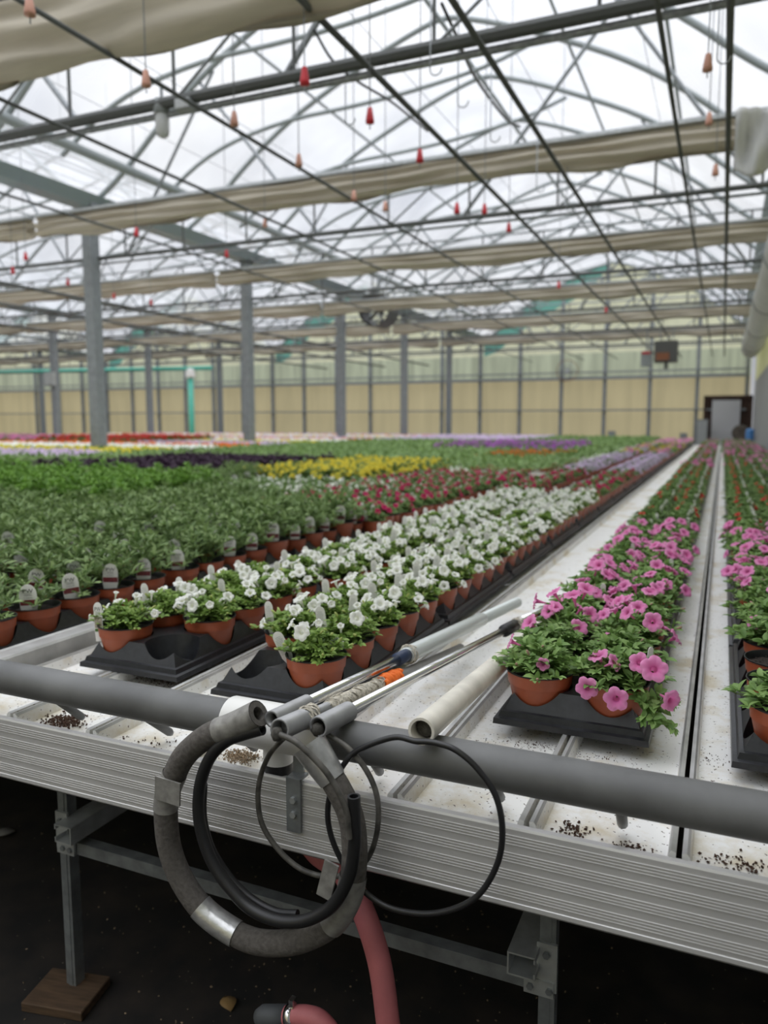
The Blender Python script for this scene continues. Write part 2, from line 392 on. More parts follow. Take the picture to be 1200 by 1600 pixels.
# gable posts and rails
for i in range(22):
    x = X1 - 0.1 - 1.483 * i
    d = (x - X1) % BAY - BAY/2
    top = arch_h(d) - 0.05
    p = MB().box((0,0,top/2), (0.11,0.11,top)).box((0,-0.01,0.08),(0.2,0.16,0.02)).build('gable_post', M['post'], loc=(x, YF - 0.02, 0))
    tag(p, 'grey steel mullion post of the yellow far wall, %s from its right end' % ORD[i], 'post', 'mullion posts of the far gable wall')
for z, w, nm in ((0.45,0.08,'low grey steel rail along the foot of the yellow far wall'),(1.72,0.05,'thin steel rail across the yellow far wall at half height'),(2.82,0.10,'thick steel rail where the far wall turns from yellow to pale green'),(3.02,0.05,'thin pipe just above the thick rail of the far wall')):
    tag(MB().box(((XL+X1)/2, YF-0.13, z), (X1-XL-0.2, 0.06, w)).build('wall_rail', M['post']), nm, 'rail')

# ------------------------------------------------------------------ columns, gutters, trusses, arches
TY = [4.68 + 3.84 * k for k in range(6)]
CYS = [4.60, 8.45, 12.28, 16.12, 19.97, 23.8]
def column_proto():
    e = empty('steel_column')
    MB().box((0,0,2.15), (0.16,0.16,4.26)).build('shaft', M['post'], e)
    MB().box((0,0,4.25), (0.34,0.26,0.06)).build('cap_plate', M['galv'], e)
    MB().box((0,0,0.015), (0.30,0.30,0.03)).build('base_plate', M['galv'], e)
    return e
colp = column_proto(); used = False
for r_, (cx, rows) in enumerate(((X1-BAY, CYS[1:]), (X1-2*BAY, CYS[2:]), (X1-3*BAY, CYS[3:]))):
    for j, y in enumerate(rows):
        c = colp if not used else dup(colp, (0,0,0)); used = True
        c.location = (cx, y, 0)
        tag(c, 'square grey steel column, %s from the camera in the %s row, carrying the valley gutter' % (ORD[j], ('nearest','middle','farthest')[r_]), 'column', None)
for i in range(NB + 1):
    x = X1 - BAY*i
    if i == 0: x -= 0.13
    if i == NB: x += 0.32
    b = MB(); L = YF - Y0 - 0.3
    vs = [(-0.24,0.14),(-0.22,0.14),(-0.12,0.02),(0.12,0.02),(0.22,0.14),(0.24,0.14),(0.13,0.0),(-0.13,0.0)]
    y0, y1 = Y0 + 0.1, YF - 0.05; n = len(vs)
    b.add([(x+a, y0, 4.22+z) for a, z in vs] + [(x+a, y1, 4.22+z) for a, z in vs], [(k, (k+1) % n, n + (k+1) % n, n+k) for k in range(n)])
    tag(b.build('valley_gutter', M['gutter']), ('blue-grey steel eave gutter along the right edge of the roof','blue-grey valley gutter over the nearest row of columns','blue-grey valley gutter over the middle row of columns','blue-grey valley gutter over the farthest row of columns','eave gutter at the far left edge of the roof')[i], 'gutter')

NAMEBAY = ['right-hand bay','second bay from the right','third bay from the right','leftmost bay']
for bi, xc in enumerate(ridges):
    xa, xb = xc - 4.40, xc + 4.40
    for k, y in enumerate(TY):
        if bi == 3 and k < 2: continue
        e = empty('roof_truss', (xc, y, 3.57)); L = 4.40; th = 0.042 if k == 0 else 0.028
        MB().tube([(-L,0,0),(L,0,0)], th, 8).build('bottom_chord', M['dark_steel'], e)
        MB().tube([(-L,0.03,-0.068),(L,0.03,-0.068)], 0.024 if k == 0 else 0.016, 8).build('lower_pipe', M['galv'], e)
        MB().tube([(-L,0,0.70),(L,0,0.70)], 0.016, 6).build('top_chord', M['galv'], e)
        for q in range(9):
            x = -L + 0.5 + q * 0.98
            MB().tube([(x,0,0),(x,0,0.70)], 0.013, 6).build('upright', M['dark_steel'], e)
            if q % 2 == 0: MB().tube([(x,0,0),(x+0.95,0,0.70)], 0.012, 6).build('diagonal', M['galv'], e)
        for s in (-1,1):
            MB().tube([(s*0.9,0.02,0),(s*2.6,0.02,arch_h(2.6)-3.57-0.03)], 0.022, 8).build('roof_strut', M['galv'], e)
            MB().tube([(s*3.9,0.02,0),(s*2.4,0.02,arch_h(2.4)-3.57-0.03)], 0.02, 8).build('roof_strut', M['galv'], e)
        tag(e, 'dark steel lattice truss, %s from the camera, spanning the %s' % (ORD[k], NAMEBAY[bi]), 'truss')
arch_me = {}
def arch_mesh(): return MB().tube(smooth_pts([(x, 0, z) for x, z in arch_pts(0)], 3), 0.038, 8).mesh('roof_arch', M['arch'], True)
bow_pts = [(-3.95,-1.0,3.28),(-3.4,-0.93,3.68),(-2.8,-0.85,3.95),(-2.0,-0.7,4.16),(-1.2,-0.5,4.28),(-0.4,-0.3,4.42),(0.6,-0.15,4.62),(1.3,-0.03,4.88)]
am = arch_mesh(); bm_ = MB().tube(smooth_pts([(x,y,z+EYE) for x,y,z in bow_pts],3), 0.03, 8).mesh('brace_bow', M['arch'], True)
for bi, xc in enumerate(ridges):
    for k in range(13):
        y = 4.68 + 1.92*k
        if bi > 1 and k < 3: continue
        o = bpy.data.objects.new('roof_arch', am); COL.objects.link(o); o.location = (xc, y, 0)
        tag(o, 'bowed grey tube arch of the %s, %s from the camera' % (NAMEBAY[bi], ORD[k]), 'arch')
        if bi < 2:
            w = bpy.data.objects.new('vent_bow', bm_); COL.objects.link(w); w.location = (xc, y, 0)
            tag(w, 'thin curved vent brace under the %s arch of the %s' % (ORD[k], NAMEBAY[bi]), 'brace')
for bi, xc in enumerate(ridges[:3]):
    for dx, r_, nm in ((-3.75,0.065,'thick purlin low on the left roof slope'),(0,0.03,'ridge purlin'),(1.7,0.02,'purlin high on the right roof slope'),(3.0,0.02,'purlin low on the right roof slope'),(-1.9,0.02,'purlin high on the left roof slope')):
        z = arch_h(dx) - 0.05 - r_
        tag(MB().tube([(xc+dx, 1.0, z),(xc+dx, YF-0.1, z)], r_, 8).build('purlin', M['arch'], smooth=True), '%s of the %s' % (nm, NAMEBAY[bi]), 'purlin')
# overhead pipes running the length of the bays, hung under the trusses
pp = [(-1.36,0.019,'thick dark overhead pipe meeting the truss top centre'),(-0.41,0.015,'dark overhead pipe, second from the right wall side'),(-0.065,0.020,'thick dark overhead pipe nearest the right wall'),(-2.06,0.019,'thick dark overhead pipe left of the photo centre'),(-3.38,0.015,'overhead pipe passing the jar lamp box'),(-4.5,0.015,'overhead pipe left of the jar lamp'),(-6.3,0.014,'thin overhead pipe beside the valley gutter'),(-10.2,0.03,'overhead pipe beyond the nearest column row'),(-12.0,0.03,'second overhead pipe beyond the nearest column row'),(-14.5,0.03,'third overhead pipe beyond the nearest column row')]
for x, r_, nm in pp:
    y0 = 2.2 if x > -6 else 4.0
    tag(MB().tube([(x, y0, 3.45-r_),(x, YF-0.2, 3.45-r_)], r_, 8).build('overhead_pipe', M['dark_steel'], smooth=True), nm, 'pipe')

for j in range(9):
    x = -7.6 + 0.87*j
    tag(MB().tube([(x, 0.5, 3.98),(x, YF-0.2, 3.98)], 0.0025, 4).build('support_wire', M['galv']), 'thin taut wire running the length of the right-hand bay under the roof', 'wire', 'taut wires carrying the shade curtains')
# bunched shade curtains
def curtain(x0, x1, y, zt, zb, w, label):
    n = max(12, int((x1-x0)/0.12)); vs = []; fs = []
    K = 48
    r0 = random.Random(int(y*10)+int(x0))
    ph = [r0.uniform(0, 6.28) for _ in range(8)]
    for i in range(n+1):
        x = x0 + (x1-x0)*i/n
        sag = 0.025*math.sin(x*2.1+ph[0]) + 0.018*math.sin(x*5.3+ph[1])
        for k in range(K):
            t = k / K * 2*PI
            yy = math.cos(t) ; zz = math.sin(t)
            zc = (zt+zb)/2; h = (zt-zb)/2
            z = zc + h*zz + (sag if zz < 0 else 0)*(-zz)
            q_ = (z-zb)/(zt-zb+1e-6)
            fold = 0.030*math.sin(q_*15 + 1.6*math.sin(x*1.1+ph[2]) + ph[3]) + 0.020*abs(math.sin(q_*9 + 1.3*math.sin(x*2.3+ph[5]) + ph[6])) + 0.012*math.sin(x*6.1+ph[4]+q_*4)
            yv = y + (w*0.5)*yy*(1.0 if zz < 0 else 0.8) + (fold if yy < 0 else -fold)
            vs.append((x, yv, z))
    for i in range(n):
        for k in range(K): fs.append((i*K+k, i*K+(k+1)%K, (i+1)*K+(k+1)%K, (i+1)*K+k))
    e = empty('shade_curtain', ((x0+x1)/2, y, zt))
    o = MB().add([(a-(x0+x1)/2, b-y, c-zt) for a,b,c in vs], fs).build('gathered_cloth', M['curtain'], e, smooth=True)
    MB().box((0,-0.02,0.02),(x1-x0, 0.10, 0.03)).build('top_rail', M['galv_lt'], e)
    tag(e, label, 'curtain')
curtain(X1-BAY+0.05, X1-0.02, 3.75, 2.60+EYE, 2.12+EYE, 0.26, 'gathered beige shade curtain across the top left corner, nearest the camera')
for k in range(5):
    y = 7.52 + 3.84*k
    for bi in range(NB):
        if bi == 3 and k < 1: continue
        curtain(ridges[bi]-4.38, ridges[bi]+4.4, y, 2.57+EYE, 2.33+EYE, 0.22, 'gathered beige shade curtain, %s row, %s' % (ORD[k+1], NAMEBAY[bi]))

# hanging wires with small coloured weights
wires = [(476,118,1,1.8),(578,180,1,1.8),(656,243,1,1.8),(714,325,1,1.8),(757,326,1,1.9),(795,355,1,1.9),(1106,97,0,1.9),(228,122,0,1.9),(366,185,0,1.9),(467,250,0,1.9),(553,305,0,2.0),(1108,185,0,2.2),(1118,265,0,2.0),(213,362,1,2.0),(354,396,1,2.0),(414,348,0,2.1),(602,322,0,2.0),(40,400,1,1.9),(20,422,1,1.9),(106,440,1,1.9),(178,462,1,1.9),(236,472,1,1.9),(873,445,1,1.8),(947,484,1,1.9),(46,8,0,1.9)]
def roof_z(x):
    d = (x - X1) % BAY - BAY/2
    return arch_h(max(-4.44, min(4.44, d)))
def wire_proto(m_):
    e = empty('hanging_wire')
    MB().lathe([(0.004,0.045),(0.014,0.04),(0.026,-0.03),(0.026,-0.045),(0.004,-0.05)], 10).build('weight', m_, e, smooth=True)
    return e
wp = [wire_proto(M['salmon']), wire_proto(M['red_plastic'])]; wu = [False, False]
for n_, (x, y, red, z) in enumerate(wires):
    p = at_z(x, y, z + EYE)
    if p.y > 16: continue
    wl = roof_z(p.x) - p.z
    if wu[red]: e = dup(wp[red], p)
    else: e = wp[red]; e.location = p; wu[red] = True
    MB().tube([(0,0,-0.08),(0,0,wl)], 0.0035, 5).build('wire', M['galv'], e)
    if red: tag(e, 'thin hanging wire with a small bright red weight at its end', 'hanging wire', 'hanging wires with red weights')
    else: tag(e, 'thin hanging wire with a faded salmon weight at its end', 'hanging wire', 'hanging wires with salmon weights')
def hook_mesh():
    pts = [(0,0,0.55),(0,0,0.03)] + [(0.035-0.035*math.cos(a),0,0.03-0.035*math.sin(a)) for a in np.linspace(0.3,PI,8)]
    return MB().tube(pts, 0.004, 5).mesh('wire_hook', M['galv'], True)
hm = hook_mesh()
for x, y in ((672,118),(715,168),(766,222),(540,195),(1120,100),(838,300),(885,330)):
    o = bpy.data.objects.new('wire_hook', hm); COL.objects.link(o); o.location = at_z(x, y, 1.95+EYE)
    tag(o, 'J-shaped wire hook hanging open from the roof', 'hook', 'J-shaped hooks hanging from the roof')
# sagging black cable
p = [at_y(490,45,4.55), at_y(520,95,4.8), at_y(560,128,5.1), at_y(610,158,5.6), at_y(650,190,6.2), at_y(668,205,6.8)]
tag(MB().tube(smooth_pts(p,6), 0.009, 6).build('drooping_cable', M['cable'], smooth=True), 'black cable drooping in a curve beneath the nearest truss', 'cable')
p = [at_y(690,5,4.6), at_y(715,60,4.9), at_y(742,120,5.6), at_y(790,185,6.8), at_y(812,198,7.2)]
tag(MB().tube(smooth_pts(p,6), 0.011, 6).build('drooping_cable', M['cable'], smooth=True), 'black cable running beside the thick central overhead pipe', 'cable')

# jar lamp and junction box under the nearest truss
p = at_y(253,170,4.70)
e = empty('jar_lamp', p)
MB().lathe([(0.0,0.06),(0.055,0.06),(0.06,0.02),(0.06,-0.035),(0.045,-0.04),(0.0,-0.04)], 18).build('lamp_cap', M['box_grey'], e, smooth=True)
MB().lathe([(0.042,-0.035),(0.05,-0.05),(0.05,-0.15),(0.042,-0.185),(0.02,-0.2),(0.0,-0.203)], 18).build('glass_jar', M['glass_jar'], e, smooth=True)
MB().tube([(0,0,0.05),(0,0,0.16)], 0.012, 8).build('stem', M['galv'], e)
tag(e, 'cloudy glass jar lamp hanging under the nearest roof truss', 'lamp')
p = at_y(289,164,4.66)
e = empty('junction_box', p)
MB().box((0,0,0),(0.13,0.07,0.075)).build('box_body', M['box_grey'], e); MB().box((0,-0.038,0),(0.11,0.006,0.06)).build('cover_plate', M['galv_lt'], e)
tag(e, 'small grey electrical junction box on the truss beside the jar lamp', 'electrical box')

# fan, heaters and fittings deep in the house
p = at_y(592,485,15.5)
e = empty('circulation_fan', p)
MB().tube([(0,-0.28,0),(0,0.28,0)], 0.36, 24, cap=False).tube([(0,-0.24,0),(0,0.24,0)], 0.33, 24, cap=False).build('fan_housing', M['box_dark'], e, smooth=True)
for k in range(5):
    a = k*2*PI/5; MB().bar((0.05*math.cos(a),0,0.05*math.sin(a)),(0.3*math.cos(a),0.06,0.3*math.sin(a)),0.02,0.14,up=(0,1,0)).build('fan_blade', M['box_grey'], e)
MB().tube([(0,-0.1,0),(0,0.15,0)],0.07,12).build('motor', M['box_dark'], e)
MB().bar((0,0,0.34),(0,0,0.75),0.05,0.05).build('bracket', M['galv'], e)
tag(e, 'dark round circulation fan hanging under the roof near the centre', 'fan')
p = at_y(1041,550,20.0)
e = empty('unit_heater', p)
MB().box((0,0,0),(0.52,0.45,0.50)).build('casing', M['box_dark'], e); MB().box((-0.06,-0.235,-0.12),(0.30,0.02,0.18)).build('rusty_louvre', M['rust'], e)
MB().tube([(-0.15,0,0.25),(-0.15,0,3.56-p.z)],0.012,6).build('hanger_rod', M['galv'], e); MB().tube([(0.15,0,0.25),(0.15,0,3.56-p.z)],0.012,6).build('hanger_rod', M['galv'], e)
MB().tube([(0,0.1,-0.25),(0,0.1,-0.40)],0.05,8).build('vent_pipe', M['galv'], e)
tag(e, 'dark square unit heater with rusty louvre hanging near the far door', 'heater')
p = at_y(1010,561,20.0)
e = empty('control_box', p)
MB().box((0,0,0),(0.24,0.2,0.36)).build('box_body', M['box_grey'], e); MB().tube([(0,0,0.18),(0,0,3.56-p.z)],0.02,6).build('hanger_rod', M['galv'], e); MB().box((0,-0.11,0.14),(0.2,0.02,0.05)).build('red_label', M['red_plastic'], e)
tag(e, 'small grey control box hanging left of the dark unit heater', 'electrical box')
p = at_y(886,579,YF-0.3)
e = empty('wall_fan', p)
for r_ in (0.36,0.24,0.12):
    MB().tube([(r_*math.cos(a),0,r_*math.sin(a)) for a in np.linspace(0,2*PI,25)[:-1]], 0.012, 5, closed=True).build('guard_ring', M['rust'] if r_==0.36 else M['galv'], e)
for k in range(6):
    a = k*PI/3; MB().bar((0,0.04,0),(0.34*math.cos(a),0.04,0.34*math.sin(a)),0.02,0.02,up=(0,1,0)).build('guard_spoke', M['galv'], e)
MB().tube([(0,0.02,0),(0,0.2,0)],0.08,12).build('motor', M['galv_lt'], e)
tag(e, 'round wire-guarded fan mounted on the far gable wall', 'fan')
# door in the far wall
dl, dr = at_y(1097,690,YF).x, at_y(1173,690,YF).x
e = empty('door_1', ((dl+dr)/2, YF-0.12, 0)); struct(e); w = dr - dl
MB().box((0,0.10,1.08),(w,0.12,2.16)).box((0,0.02,2.12),(w,0.12,0.10)).box((-w/2+0.05,0.02,1.08),(0.10,0.12,2.16)).box((w/2-0.05,0.02,1.08),(0.10,0.12,2.16)).build('door_frame', M['wood_dark'], e)
d = MB().box((-0.05,-0.06,1.02),(0.84,0.05,2.0)).build('door_panel', M['door'], e)
MB().box((0.30,-0.10,1.0),(0.05,0.05,0.12)).build('door_handle', M['dark_steel'], e)
p = at_y(1097,672,YF-0.6)
e = empty('switch_cabinet', (p.x, p.y, 0)); MB().box((0,0,0.90),(0.34,0.25,1.0)).build('cabinet_body', M['box_grey'], e); MB().box((0,-0.13,0.9),(0.28,0.02,0.9)).build('cabinet_door', M['galv_lt'], e)
MB().box((0,0,0.2),(0.1,0.1,0.4)).build('stand', M['galv'], e)
tag(e, 'grey electrical cabinet standing beside the far doorway', 'cabinet')
p = at_y(1068,680,YF-0.6)
e = empty('utility_box', (p.x, p.y, 0)); MB().box((0,0,0.75),(0.22,0.16,0.42)).build('box_body', M['box_grey'], e); MB().box((0,0,0.27),(0.05,0.05,0.54)).build('stand', M['galv'], e)
tag(e, 'small grey utility box on a post left of the grey cabinet', 'electrical box')
p = at_y(711,655,YF-0.5) if False else at_y(956,675,YF-0.4)
e = empty('wall_outlet_box', (p.x, p.y, 0)); MB().box((0,0,0.8),(0.24,0.12,0.42)).build('box_body', M['box_grey'], e); MB().box((0,0.02,0.3),(0.06,0.06,0.6)).build('stand', M['galv'], e)
tag(e, 'small grey box at the foot of a far-wall post, centre right', 'electrical box')
p = at_y(1158,660,24.5)
e = empty('hose_reel', (p.x, p.y, 0))
MB().tube([(0,-0.1,1.0),(0,0.1,1.0)],0.22,20).build('reel_drum', mat('dusty_brown', (0.15,0.12,0.09), 0.8, 0, 0.4, 8), e); MB().box((0,0,0.45),(0.16,0.16,0.9)).build('stand', M['wood'], e)
MB().tube([(0.22*math.cos(a),-0.05+0.1*i/40,1.0+0.22*math.sin(a)) for i,a in enumerate(np.linspace(0,6*PI,60))],0.02,6).build('wound_hose', M['cable_grey'], e)
tag(e, 'brown hose reel on a post beside the far doorway', 'hose reel')
p = at_y(1172,676,24.0)
tag(MB().lathe([(0,0),(0.10,0),(0.11,0.05),(0.11,1.05),(0.09,1.12),(0,1.13)],16).build('blue_barrel', M['blue'], smooth=True, loc=(p.x,p.y,0)), 'slim blue plastic drum standing right of the far doorway', 'barrel')
# white inflated air duct at the right
e = empty('air_duct', (0.62, 9.2, 3.35))
vs = [(0.0, 0, 0),(0,3,0),(0,6,0),(0,9,0),(0,12,0),(0,15,0)]
MB().tube(vs, [0.26,0.25,0.26,0.25,0.26,0.25], 20).build('duct_skin', M['poly'], e, smooth=True)
for k in range(4): MB().tube([(0.27*math.cos(a),1.5+3.84*k,0.27*math.sin(a)) for a in np.linspace(0,2*PI,17)[:-1]],0.008,5,closed=True).build('hanger_strap', M['galv'], e)
tag(e, 'white inflated plastic air duct hanging along the right wall', 'duct')
# crumpled clear sheeting at the end of the second curtain
b = MB(); n = 14; vs=[]; fs=[]
for i in range(n):
    for j in range(n):
        u, v = i/(n-1), j/(n-1)
        x = -0.02 + 0.42*u; z = 3.88 - 0.50*v*(0.55+0.6*(1-abs(u-0.35)))
        vs.append((x, 7.35 - 0.05*math.sin(9*u+5*v) - 0.03*math.sin(21*u), z))
for i in range(n-1):
    for j in range(n-1): fs.append((i*n+j,(i+1)*n+j,(i+1)*n+j+1,i*n+j+1))
o = b.add(vs,fs).build('plastic_sheet', M['poly'], smooth=True); s_ = o.modifiers.new('s','SOLIDIFY'); s_.thickness = 0.004
tag(o, 'crumpled translucent plastic sheet hanging at the right end of the second curtain', 'plastic sheet')
# teal pipes at the far left
p = at_y(299,640,19.0)
e = empty('downpipe', (p.x, p.y, 0)); MB().tube([(0,0,0),(0,0,2.62)],0.085,12).build('pipe', M['teal'], e, smooth=True)
MB().lathe([(0.0,0.30),(0.12,0.25),(0.15,0.05),(0.09,0.0)],12,c=(0,0,2.62)).build('white_hopper', M['pvc_white'], e)
tag(e, 'upright teal downpipe with a white hopper on top', 'pipe')
a = at_y(-30,582,21); c = at_y(330,575,21)
tag(MB().tube([a, c], 0.07, 10).build('teal_pipe', M['teal'], smooth=True), 'horizontal teal pipe crossing high at the far left', 'pipe')
p = Vector((X1-2*BAY+0.0, 16.12-0.17, at_y(80,592,16.0).z))
tag(MB().box((0,0,0),(0.3,0.14,0.36)).box((0,-0.08,0),(0.24,0.03,0.3)).build('breaker_box', M['galv_lt'], loc=p), 'pale breaker box mounted high on the far left column', 'electrical box')

# ------------------------------------------------------------------ benches
LIP = 0.76                                    # height of the channel lips
CH_X = [-1.385 + 0.1942*k for k in range(11)]   # left seam of each channel
def channel_mesh(L, w=0.1942):
    g = 0.0035; t = 0.002
    prof = [(g,0),(g+0.006,0.0015),(g+0.009,-0.003),(g+0.012,-0.026),(w-g-0.012,-0.026),(w-g-0.009,-0.003),(w-g-0.006,0.0015),(w-g,0),(w-g-0.001,-0.03),(g+0.001,-0.03)]
    n = len(prof); vs = [(x,0,z) for x,z in prof] + [(x,L,z) for x,z in prof]
    fs = [(k,(k+1)%n,n+(k+1)%n,n+k) for k in range(n)] + [tuple(range(n)), tuple(range(2*n-1,n-1,-1))]
    ms = [1,1,0,0,0,1,1,0,0,0,0,0]
    return MB().add(vs, fs, ms).mesh('bench_channel', [M['channel'], M['alu_dark']], False)
chm = channel_mesh(19.9)
for k, x in enumerate(CH_X):
    o = bpy.data.objects.new('bench_channel', chm); COL.objects.link(o); o.location = (x, 0.985, LIP)
    tag(o, 'long white metal bench channel, %s from the aluminium rail at left' % ORD[k], 'bench channel')
# left bench beyond the rail
for xa_, xb_, nm_ in ((-7.95,-1.47,'pale metal bench top carrying the green pots left of the rail'),(-16.9,-8.36,'pale metal bench top beyond the nearest column row, under distant flower rows')):
    o = MB().box(((xa_+xb_)/2, 11.0, LIP-0.016), (xb_-xa_, 20.0, 0.028)).build('growing_bench', M['channel'])
    for lx_ in (xa_+0.3, xb_-0.3):
        for ly_ in (2.2, 8.0, 14.0, 20.0): MB().box((lx_,ly_,(LIP-0.03)/2),(0.04,0.04,LIP-0.03)).build('leg', M['galv'], o)
    tag(o, nm_, 'bench')
# side rail between the benches
prof = [(-0.062,-0.09),(-0.062,0.034),(-0.056,0.036),(-0.050,0.033),(-0.020,0.031),(-0.014,0.035),(-0.004,0.035),(0.0,0.030),(0.002,-0.02),(0.010,-0.022),(0.010,-0.09)]
n = len(prof); xr = -1.398
vs = [(xr+x,0.97,LIP+z) for x,z in prof]+[(xr+x,20.9,LIP+z) for x,z in prof]
tag(MB().add(vs,[(k,(k+1)%n,n+(k+1)%n,n+k) for k in range(n)]+[tuple(range(n)),tuple(range(2*n-1,n-1,-1))]).build('bench_side_rail', M['alu_dark']), 'ribbed aluminium rail dividing white block from green pots', 'rail')
# apron along the front: ribbed extrusion
prof = [(0.0,0.0),(0.0,0.004)]
z = -0.106; pts = [(0.985-0.985,0.0)]
face = []
yf = 0.96
def rib(z): return [(yf,z-0.0010),(yf-0.0011,z-0.0006),(yf-0.0011,z+0.0003),(yf,z+0.0006)]
face.append((yf+0.012,LIP-0.118)); face.append((yf+0.004,LIP-0.117)); face.append((yf-0.001,LIP-0.112)); face.append((yf-0.001,LIP-0.106)); face.append((yf,LIP-0.105))
for g0 in (-0.098,-0.073,-0.048,-0.023):
    for q in range(4): face += rib(LIP + g0 + q*0.0042)
face += [(yf,LIP-0.002),(yf+0.0015,LIP+0.001),(yf+0.005,LIP+0.001),(yf+0.006,LIP-0.004),(yf+0.02,LIP-0.004),(yf+0.02,LIP-0.118)]
n = len(face); xa, xb = -6.5, 1.2
vs = [(xa,y,z) for y,z in face]+[(xb,y,z) for y,z in face]
tag(MB().add(vs,[(k,n+k,n+(k+1)%n,(k+1)%n) for k in range(n)]+[tuple(range(n)),tuple(range(2*n-1,n-1,-1))]).build('bench_apron', M['alu']), 'wide ribbed aluminium apron along the front edge of the bench', 'bench apron')

# leg frame under the bench
LY = 1.21
lx, rx = at_y(112,1400,LY).x, at_y(856,1560,LY).x
frame = empty('steel_trestle', (0, LY, 0))
zb = at_y(115,1300,LY).z
def leg(x, side):
    p = MB().box((0,0,0.35),(0.027,0.027,0.70)).box((0.0,-0.0143,0.35),(0.012,0.0016,0.70)).build('leg', M['galv'], frame, loc=(x,0,0))
    MB().box((0,-0.016,zb+0.01),(0.034,0.006,0.085)).box((-side*0.012,-0.019,zb-0.028),(0.050,0.006,0.028)).build('bracket', M['galv_lt'], p)
    for dx, dz in ((-side*0.026,-0.028),(0.006,-0.028),(0.0,0.035)):
        bo = MB().lathe([(0,0.006),(0.006,0.006),(0.006,0),(0,0)],6).build('bolt', M['galv'], p)
        bo.rotation_euler = (R(90),0,0); bo.location = (dx,-0.021,zb+dz)
    s_ = -side
    c = MB().box((s_*0.035,0.35,zb+0.042),(0.045,0.80,0.003)).box((s_*0.035,0.35,zb+0.004),(0.045,0.80,0.003)).box((s_*0.058,0.35,zb+0.023),(0.003,0.80,0.040)).box((s_*0.014,0.35,zb+0.037),(0.003,0.80,0.010)).box((s_*0.014,0.35,zb+0.009),(0.003,0.80,0.010))
    c.build('channel_beam', M['galv_lt'], frame, loc=(x,0,0))
leg(lx, -1); leg(rx, 1)
b = MB(); a = Vector((lx+0.015, -0.012, zb-0.028)); c = Vector((rx-0.015, -0.012, zb-0.028))
b.box((a+c)/2,(c.x-a.x,0.003,0.026)).box((a+c)/2+Vector((0,0.012,0.013)),(c.x-a.x,0.026,0.003))
b.build('cross_brace', M['galv'], frame)
for x, y in ((lx,3.2),(rx,3.2),(lx,5.2),(rx,5.2)):
    MB().box((0,0,0.35),(0.027,0.027,0.70)).box((0,0,0.01),(0.08,0.08,0.02)).build('leg', M['galv'], frame, loc=(x,y-LY,0))
tag(frame, 'galvanised steel frame with legs and brace carrying the white channel bench', 'trestle')
o = MB().box((0,0,0.011),(0.15,0.115,0.022)).build('wooden_block', M['wood'], loc=(lx+0.0,LY-0.028,0.0)); o.rotation_euler = (0,0,R(12))
bv = o.modifiers.new('b','BEVEL'); bv.width = 0.002
tag(o, 'stained brown board lying on the floor under the left bench leg', 'board')

# the grey pipe along the bench end, its white tee, pegs
PY, PZr, PR = 0.985, at_y(600,1167,0.985).z, 0.030
PZ = PZr
tx0, tx1 = at_y(365,1120,PY).x, at_y(372,1120,PY).x
e = empty('end_pipe', (0, PY, PZ))
MB().tube([(-4.0,0,0),(-0.66,0,0)], PR, 28).build('pipe_section', M['pvc_grey'], e, smooth=True)
MB().tube([(-0.58,0,0),(1.1,0,0)], PR, 28).build('pipe_section', M['pvc_grey'], e, smooth=True)
tag(e, 'thick dark grey plastic pipe along the front end of the bench', 'pipe')
for o in e.children: shade(o, 50)
e = empty('tee_fitting', (-0.615, PY, PZ))
TXA, TXB = -0.085, 0.095
DZ = LIP - PZ
MB().tube([(TXA,0,0),(TXA+0.004,0,0),(TXB-0.004,0,0),(TXB,0,0)], [0.0352,0.037,0.037,0.0352], 28, hollow=0.86).build('tee_sleeve', M['pvc_white'], e, smooth=True)
MB().tube([(0.0,0.004,-0.010),(0.0,0.004,DZ+0.030)], [0.031,0.0225], 24, cap=False).tube([(0.0,0.004,-0.030),(0.0,0.004,DZ+0.012)],0.0235,24).build('tee_outlet', M['pvc_white'], e, smooth=True)
MB().tube([(0.0,0.006,DZ+0.013),(0.0,0.006,DZ-0.020)],0.0225,24).build('black_collar', M['black_rubber'], e, smooth=True)
for o in e.children: shade(o, 50)
tag(e, 'white plastic tee fitting joining the grey end pipe', 'pipe fitting')
pegs = [((75,1097),(130,1122)),((212,1125),(268,1146)),((360,1155),(400,1170)),((575,1196),(594,1207)),((762,1234),(783,1248)),((965,1272),(973,1289))]
for k, (a, b_) in enumerate(pegs):
    q = at_z(b_[0], b_[1], LIP-0.012); s0 = Vector((at_y(a[0],a[1],PY).x+0.002, PY+0.006, PZ-0.022))
    o = MB().tube([s0, s0.lerp(q,0.93), q], [0.0075,0.0075,0.005], 10).build('pipe_peg', M['pvc_grey'], smooth=True)
    tag(o, 'short dark peg poking out under the grey end pipe, %s from the left' % ORD[k], 'peg')
# bracket on the apron holding the tee
e = empty('apron_bracket', (at_y(459,1250,0.955).x, 0.955, LIP))
MB().box((0,0,-0.035),(0.024,0.004,0.085)).box((0,0.012,0.006),(0.024,0.026,0.004)).box((-0.003,0.022,0.025),(0.018,0.004,0.04)).build('strap', M['galv'], e)
for dz in (-0.025,-0.048):
    o = MB().lathe([(0,0.005),(0.0052,0.005),(0.0052,0),(0,0)],6).build('bolt', M['galv_lt'], e); o.rotation_euler=(R(90),0,0); o.location=(0.001,-0.002,dz)
tag(e, 'galvanised strap bracket with two bolts on the bench apron', 'bracket')

# ------------------------------------------------------------------ poles lying on the pipe
TOP = PZ + PR
def pole_axis(p0, p1, z0, z1, y0):
    """near end over the pipe at depth y0, far end resting on the bench"""
    a = at_y(p0[0], p0[1], y0); b = at_z(p1[0], p1[1], z1); return a, b
def seg(a, b, s, t): return [a.lerp(b, s), a.lerp(b, t)]
